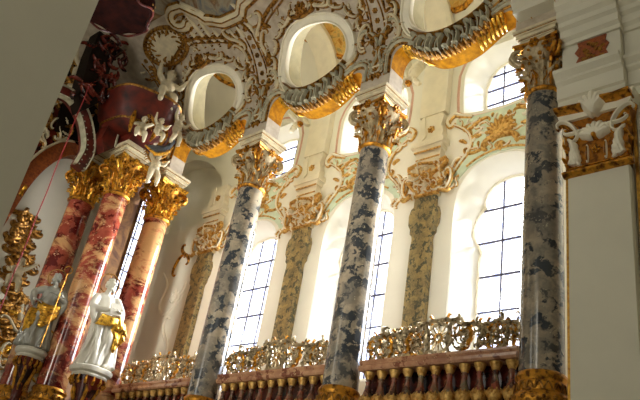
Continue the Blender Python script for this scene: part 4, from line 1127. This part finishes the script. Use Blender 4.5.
# ------------------------------------------------------------------ altar structure
m = MB(); m.box(6.1, 7.4, 12.62, 15.0, 0, 3.95); m.box(6.1, 6.5, 12.62, 15.0, 3.95, 4.0)
tag(m.build('altar_plinth', M['dkmar'], smooth=False), 'dark red marble plinth block carrying the altar columns', 'plinth')
t = thing('altar_entablature', (6.8, 13.4, 9.77), 'dark red marble entablature with pale mouldings on the altar columns', 'entablature')
m = MB(); m.box(6.55, 7.2, 12.78, 13.42, 9.835, 10.2); m.box(6.34, 6.98, 13.3, 14.45, 9.835, 10.2); m.build('beam', M['redcloth'], t, smooth=False)
m = MB()
for z0, z1, e in ((9.832, 9.88, .03), (10.14, 10.22, .06)):
    m.box(6.55-e, 7.2+e, 12.78-e, 13.42+e, z0, z1); m.box(6.34-e, 6.98+e, 13.3, 14.45+e, z0, z1)
m.build('pale_moulding', M['palestucco'], t, smooth=False)
# curved volute gable between the rear column and the arch
def SA(Y): return lambda x, z, h=0.0: Vector((x, Y-h, z))
t = thing('volute_bracket', (6.0, 13.6, 9.3), 'tall red marble volute bracket with beaded pale edges left of the altar capitals', 'bracket')
pp = BRK
p2 = [tuple(q) for q in smoothpath(pp, 6)]; m = MB(); m.strip(p2, [.12]*len(p2), SA(13.6), .14, -.14, prof=((-1, .8), (-.5, 1), (.5, 1), (1, .8))); m.build('scroll', M['redcloth'], t)
m = MB()
for sg in (-1, 1):
    q = []
    for i, (x, z) in enumerate(p2):
        a = p2[max(0, i-1)]; b = p2[min(len(p2)-1, i+1)]; L = math.hypot(b[0]-a[0], b[1]-a[1]); q.append((x-(b[1]-a[1])/L*.12*sg, z+(b[0]-a[0])/L*.12*sg))
    m.strip(q, .02, SA(13.6), .17)
    for i in range(0, len(q), 2): m.ball(SA(13.6)(q[i][0]+sg*-.05, q[i][1], .16), .018, 6)
m.build('pale_beading', M['greystucco'], t)
t = thing('pediment_block', (6.25, 13.4, 9.9), 'small dark red stepped block between the volute bracket and the altar entablature', 'block')
m = MB(); m.prism([(6.14, 9.84), (6.3, 9.55), (6.5, 9.78), (6.5, 10.15), (6.3, 10.4), (6.2, 10.3)], SA(13.5), -.1, .3); m.build('body', M['redcloth'], t, smooth=False)
m = MB(); m.strip([(6.5, 9.8), (6.48, 10.1), (6.32, 10.36), (6.18, 10.3)], .025, SA(13.2), .03); m.build('pale_edge', M['greystucco'], t)
# red arch at far left
t = thing('altar_arch', (6.0, 14.9, 9.5), 'red marble arch band curving behind the left pier over the cream end wall', 'arch')
pp = [(5.3, 7.4), (5.42, 8.1), (5.55, 8.84), (5.76, 9.45), (6.07, 9.95), (6.4, 10.2), (6.85, 10.3)]; p2 = [tuple(q) for q in smoothpath(pp, 6)]
m = MB(); m.strip(p2, [.17]*len(p2), SA(14.9), .1, -.25, prof=((-1, 1), (1, 1))); m.build('red_band', M['redp'], t)
m = MB(); q = [(x-.17, z+.1) for x, z in p2]; m.strip(q, .035, SA(14.9), .15); m.build('pale_edge', M['palestucco'], t)
g = MB(); rnd = random.Random(8)
for k in range(16):
    i = int(k/16*12); g.ball(SA(14.9)(p2[i][0]+rnd.uniform(-.14, .12), p2[i][1]+rnd.uniform(-.1, .1), .12), rnd.uniform(.03, .06), 6, 1, .6, 1.6)
g.build('gilt_drops', M['bright'], t)
# spandrel above the arch
t = thing('arch_spandrel', (5.6, 14.75, 10.4), 'dark spandrel with tangled pale and gold foliage above the red arch', 'spandrel ornament')
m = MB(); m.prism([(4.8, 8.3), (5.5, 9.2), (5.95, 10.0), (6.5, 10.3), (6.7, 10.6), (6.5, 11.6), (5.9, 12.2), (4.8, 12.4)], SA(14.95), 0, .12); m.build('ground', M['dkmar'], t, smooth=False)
S = lambda x, z, h=0.0: Vector((x, 14.83-h, z)); o = Orn(S); rnd = random.Random(31)
for k in range(34):
    x = rnd.uniform(5.15, 6.2); z = rnd.uniform(max(9.6, 9.3+(x-5.2)*1.1), 11.6); a = rnd.uniform(0, 2*PI)
    if k % 3: o.leaf((x, z), a, rnd.uniform(.2, .36), .06, .1, gold=k % 2 == 0, bend=rnd.uniform(-2, 2))
    else: o.sc((x, z), (x+.3*math.cos(a), z+.3*math.sin(a)), rnd.choice('CS'), .04, rnd.choice((-1, 1)), 5, .09)
o.build(t, M['brown'], M['palestucco'])
# retable body behind the capitals
t = thing('retable', (6.6, 14.6, 4), 'dark upper altar wall with scrolled outline behind the red canopy bowl', 'altar wall')
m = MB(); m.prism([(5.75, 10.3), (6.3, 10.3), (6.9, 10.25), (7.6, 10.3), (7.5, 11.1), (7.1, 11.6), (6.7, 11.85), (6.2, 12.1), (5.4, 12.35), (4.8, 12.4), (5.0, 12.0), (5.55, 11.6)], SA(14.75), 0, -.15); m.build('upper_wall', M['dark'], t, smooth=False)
S = lambda x, z, h=0.0: Vector((x, 14.75-h, z)); o = Orn(S); rnd = random.Random(41)
for k in range(46):
    x = rnd.uniform(5.5, 7.5); z = rnd.uniform(10.6, 12.0-max(0, x-6.6)*.9); a = rnd.uniform(0, 2*PI)
    o.leaf((x, z), a, rnd.uniform(.2, .4), .05, .1, gold=True, bend=rnd.uniform(-2, 2))
o.build(t, M['brown'], M['palestucco'])
m = MB(); m.box(7.95, 8.62, 15.0, 15.2, 0, 10.3); pn = m.build('painted_panel', M['backpaint'], t, smooth=False)
m = MB(); m.box(7.5, 7.9, 13.9, 14.2, 3.95, 10.3); m.build('inner_pilaster', M['backpaint'], t, smooth=False)
S2 = lambda x, z, h=0.0: Vector((x, 15.0-h, z)); o = Orn(S2)
for k in range(9): o.leaf((8.2+.1*math.sin(k*2), 7.4+.33*k), PI/2+math.sin(k)*.8, .4, .08, .06, bend=math.cos(k)*2)
o.build(pn, M['brown'], M['palestucco'])

# red canopy bowl
t = thing('canopy_bowl', (6.6, 13.2, 10.2), 'glossy dark red bowed canopy bowl above the altar capitals', 'canopy')
wob = lambda a, z: 1+.05*math.cos(5*a)+.03*math.sin(3*a)
m = MB(); m.lathe(6.78, 13.1, [(.3, 10.1), (.5, 10.12), (.68, 10.25), (.8, 10.42), (.86, 10.62), (.9, 10.85), (.94, 10.95), (.9, 11.02), (.7, 11.06), (.4, 11.08)], 48, wob); m.build('bowl', M['redcloth'], t)
m = MB()
for r, z, w in ((.93, 10.97, .035), (.7, 10.27, .025)):
    m.tube([(6.78+r*wob(a, 0)*math.cos(a), 13.1+r*wob(a, 0)*math.sin(a), z) for a in [2*PI*k/48 for k in range(49)]], w, 6)
m.build('rim_moulding', M['brown'], t)
m = MB()
for k in range(6):
    a = -2.2+k*.35; m.tube([(6.78+r*math.cos(a), 13.1+r*math.sin(a), z) for r, z in ((.82, 10.4), (.85, 10.2), (.78, 10.02), (.7, 9.9))], [.03, .06, .05, .02], 6)
m.build('gilt_pendants', M['gold'], t)
t = thing('blue_gold_drapery', (7.2, 12.5, 9.8), 'curl of blue grey and gold drapery below the right rim of the red bowl', 'drapery')
m = MB(); g = MB()
for k in range(6): m.tube([(6.75+.08*k, 12.4, 9.75+.04*k), (7.0+.06*k, 12.35, 9.72+.06*k), (7.25+.03*k, 12.4, 9.95+.06*k), (7.4, 12.5, 10.2+.03*k)], [.03, .05, .05, .02], 6)
g.tube([(6.72, 12.33, 9.7), (7.0, 12.3, 9.64), (7.28, 12.34, 9.84), (7.46, 12.45, 10.15)], [.02, .045, .045, .02], 6)
o_ = m.build('cloth', plain('blue_grey_cloth', (92, 98, 104), .5, .3, 6), t); g.build('gold_hem', M['bright'], t)
# tasselled canopy at the top
t = thing('altar_canopy', (CX, CY, CZ), 'dark red tasselled altar canopy at the top beside the left pier', 'canopy')
wv = lambda a, z: 1+.06*math.cos(7*a)
m = MB(); m.lathe(CX, CY, [(.7, CZ), (.76, CZ+.1), (.74, CZ+.3), (.66, CZ+.5), (.5, CZ+.7), (.25, CZ+.8), (.1, CZ+.85)], 42, wv); m.build('dome_cloth', M['darkred'], t)
m = MB(); m.tube([(CX+.75*wv(a, 0)*math.cos(a), CY+.75*wv(a, 0)*math.sin(a), CZ+.02+.06*math.cos(7*a)) for a in [2*PI*k/84 for k in range(85)]], .025, 6); m.build('red_trim', M['redcloth'], t)
m = MB(); rnd = random.Random(6)
for k in range(90):
    a = rnd.uniform(0, 2*PI); z = CZ+rnd.uniform(.05, .45); r = .77-(z-CZ)*.15; m.ball((CX+r*wv(a, 0)*math.cos(a), CY+r*wv(a, 0)*math.sin(a), z), .025, 6)
m.build('gold_studs', M['brown'], t)

t = thing('altar_crest', (5.6, 13.3, 10.8), 'near-black carved altar crest beneath the tasselled canopy', 'altar crest')
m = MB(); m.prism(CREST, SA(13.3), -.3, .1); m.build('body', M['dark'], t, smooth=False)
o = Orn(lambda x, z, h=0.0: Vector((x, 13.2-h, z))); rnd = random.Random(77)
for k in range(44):
    x = rnd.uniform(5.2, 6.0); z = rnd.uniform(10.4, 12.2); o.leaf((x, z), rnd.uniform(0, 2*PI), rnd.uniform(.25, .5), .045, .08, gold=True, bend=rnd.uniform(-2, 2))
o.build(t, M['dkmar'], M['palestucco'])
# foliage ornament on the end wall at far left
t = thing('wall_foliage', (6.6, 15.95, 7.0), 'reddish gold scrolling foliage relief on the end wall at far left', 'relief')
S = lambda x, z, h=0.0: Vector((x, 16.0-h, z)); o = Orn(S); rnd = random.Random(17)
sp = [(6.3, 8.7), (6.5, 8.3), (6.4, 7.9), (6.7, 7.6), (6.6, 7.2), (6.9, 6.8), (6.8, 6.4), (7.1, 6.0), (7.2, 5.4)]
o.path(sp, .06, .12, gold=True)
P = [tuple(q) for q in smoothpath(sp, 5)]
for i, (x, z) in enumerate(P):
    for sg in (-1, 1):
        o.leaf((x, z), PI/2+sg*rnd.uniform(.6, 1.9), rnd.uniform(.25, .45), .075, .14, gold=True, bend=-sg*2, lobes=3)
        if i % 4 == 0: o.sc((x, z), (x+sg*.35, z-.12), 'C', .06, sg, 5, .14, gold=True)
o.build(t, M['brown'], M['palestucco'])
t = thing('gilt_scrollwork', (7.2, 15.9, 5.6), 'bright gold and pale scrollwork cluster at the bottom left corner', 'relief'); o = Orn(lambda x, z, h=0.0: Vector((x, 15.98-h, z)))
for k in range(40):
    x = rnd.uniform(6.5, 8.2); z = rnd.uniform(4.3, 6.6); a = rnd.uniform(0, 2*PI)
    if k % 3: o.leaf((x, z), a, rnd.uniform(.25, .5), .08, .16, gold=True, bend=rnd.uniform(-2, 2))
    else: o.sc((x, z), (x+.5*math.cos(a), z+.5*math.sin(a)), rnd.choice('CS'), .06, rnd.choice((-1, 1)), 5, .15)
o.path([(7.0, 6.7), (7.1, 6.3), (7.5, 6.1), (7.9, 6.2), (8.2, 6.0)], .12, .14)
o.build(t, M['bright'], M['palestucco'])

# faint relief on the aisle wall beside the altar column
t = thing('wall_relief', (XW, 14.0, 7.5), 'faint pale stucco relief on the wall right of the sunlit red column', 'relief'); o = Orn(SW)
o.path([(13.75, 8.0), (13.9, 7.5), (14.3, 7.2), (14.6, 7.5), (14.5, 8.0), (14.8, 8.4)], .05, .05, both=False, gold=False)
o.sc((13.8, 6.2), (14.2, 7.0), 'S', .06, 1, 5, .05, both=False); o.sc((13.9, 8.6), (14.3, 9.0), 'S', .05, 1, 5, .05, gold=True); o.sc((14.4, 8.3), (14.2, 8.8), 'C', .04, 1, 5, .05, gold=True)
o.fan((14.1, 7.5), PI/2, 2, .4, 5, .06, .04, gold=False); o.build(t, M['gold'], M['cream'])

# white stucco leaf clusters where the aisle vault springs
for i, (y, l) in enumerate([(7.72, 'white stucco leaf crest at the upper corner of the middle upper window'), (10.86, 'white stucco leaf crest at the upper corner of the leftmost upper window')]):
    o = Orn(lambda u, v, h=0.0: Vector((XW-h, u, v+.3)))
    t = thing('window_crest', (XW, y, 12.0), l, 'stucco crest', 'crests of the upper windows')
    for s in (-1, 1):
        o.sc((y+s*.05, 11.6), (y+s*.4, 12.0), 'S', .07, s, 5, .16, both=False); o.leaf((y+s*.1, 11.7), PI/2-s*.9, .5, .09, .18, gold=False, bend=s); o.leaf((y+s*.05, 11.5), PI/2-s*.4, .6, .09, .2, gold=False, bend=s)
        o.leaf((y+s*.12, 11.5), -PI/2+s*.9, .35, .07, .12, gold=False, bend=s)
    o.leaf((y, 11.5), PI/2, .6, .1, .22, gold=False); o.g.rosette(y, 11.4, .07, o.S, .16)
    o.build(t, M['gold'], M['white'])

# hanging cord
t = thing('hanging_cord', (5.34, 12.95, 3.6), 'thin crimson lamp cord hanging slanting past the left pier', 'cord')
m = MB(); pts = [(5.34+.006*math.sin(k*1.3), 12.95, CT-k*.25) for k in range(28)]; m.tube(pts, .011, 6); m.build('cord', M['cord'], t)
m = MB(); m.lathe(5.34, 12.95, [(.02, 3.3), (.1, 3.35), (.16, 3.5), (.14, 3.62), (.05, 3.72), (.03, 3.8)], 20); m.build('lamp_bowl', M['gold'], t)

# ------------------------------------------------------------------ light
w = bpy.data.worlds.new('daylight'); sc.world = w; w.use_nodes = True; N = w.node_tree.nodes; L = w.node_tree.links; N.clear()
out = N.new('ShaderNodeOutputWorld'); bg = N.new('ShaderNodeBackground'); tc = N.new('ShaderNodeTexCoord'); sx = N.new('ShaderNodeSeparateXYZ')
L.new(tc.outputs['Generated'], sx.inputs[0]); mr = N.new('ShaderNodeMapRange'); L.new(sx.outputs['X'], mr.inputs[0])
mr.inputs[1].default_value = 0; mr.inputs[2].default_value = .25; mr.inputs[3].default_value = WORLD_BACK; mr.inputs[4].default_value = WORLD_WIN
bg.inputs[0].default_value = (1, .97, .93, 1); L.new(mr.outputs[0], bg.inputs[1]); L.new(bg.outputs[0], out.inputs[0])
def area(name, loc, target, sx_, sy_, e, col=(1, .95, .86), portal=False, spread=PI):
    d = bpy.data.lights.new(name, 'AREA'); d.shape = 'RECTANGLE'; d.size = sx_; d.size_y = sy_; d.energy = e; d.color = col; d.spread = spread
    o = bpy.data.objects.new(name, d); COL.objects.link(o); o.location = loc
    o.rotation_euler = (Vector(target)-Vector(loc)).to_track_quat('-Z', 'Y').to_euler()
    if portal: d.cycles.is_portal = True
    return o
# added fill lamps standing in for unseen windows opposite and behind the camera
for y in (6.2, 8.8, 11.4): area('opposite_fill_light', (-4.5, y, 6.6), (9.7, y-.2, 6.9), 1.6, 2.2, E_OPP, (1, .97, .89), spread=math.radians(31))
for y in (4.0, 11.0): area('opposite_fill_light', (-4.5, y, 8.5), (9.7, y, 8.0), 1.8, 4.5, E_FILL*(1 if y < 5 else .75), (1, .96, .84))  # broad fill added to brighten the pier and altar
area('low_fill_light', (-1.5, 7.6, .4), (9.7, 8.2, 10.6), 4, 3, E_FLOOR, (1, .95, .84), spread=math.radians(58))  # unseen low lamp added to lift the upper aisle wall
area('opposite_fill_light', (-4.5, 11.5, 8), (9.7, 14.2, 7.8), 1.6, 2.5, E_B4, (1, .96, .86), spread=math.radians(30))  # added to brighten the wall beside the altar column
area('nave_fill_light', (1.5, -6, 7), (6, 8, 9), 5, 5, E_NAVE, (1, .9, .68))
# daylight entering by each aisle window
for c in WC:
    area('window_light', (XG-.08, c, 7.3), (XG-3, c, 6.9), 1.1, 3.2, E_WIN, (.94, .98, 1), spread=math.radians(125))
    area('window_light', (XG-.08, c, 11.15), (XG-3, c, 10.6), 1.1, 1.1, E_WIN*.16, (.97, .98, 1), spread=math.radians(125))
# daylight from the unseen windows of the gallery bay reaching the aisle wall
s = bpy.data.lights.new('sun', 'SUN'); s.energy = E_SUN; s.angle = math.radians(1.0); s.color = (1, .95, .85)
so = bpy.data.objects.new('sun', s); COL.objects.link(so); so.rotation_euler = Vector((-.62, .62, -.48)).to_track_quat('-Z', 'Y').to_euler()
sc.view_settings.view_transform = 'Standard'; sc.view_settings.look = 'None'; sc.view_settings.gamma = 1; sc.view_settings.use_curve_mapping = False
sc.view_settings.exposure = EXPO
sc.cycles.use_denoising = True
try: sc.cycles.denoiser = 'OPENIMAGEDENOISE'
except Exception: pass
sc.cycles.max_bounces = 8; sc.cycles.diffuse_bounces = 4; sc.cycles.transparent_max_bounces = 12
sc.cycles.sample_clamp_indirect = 6
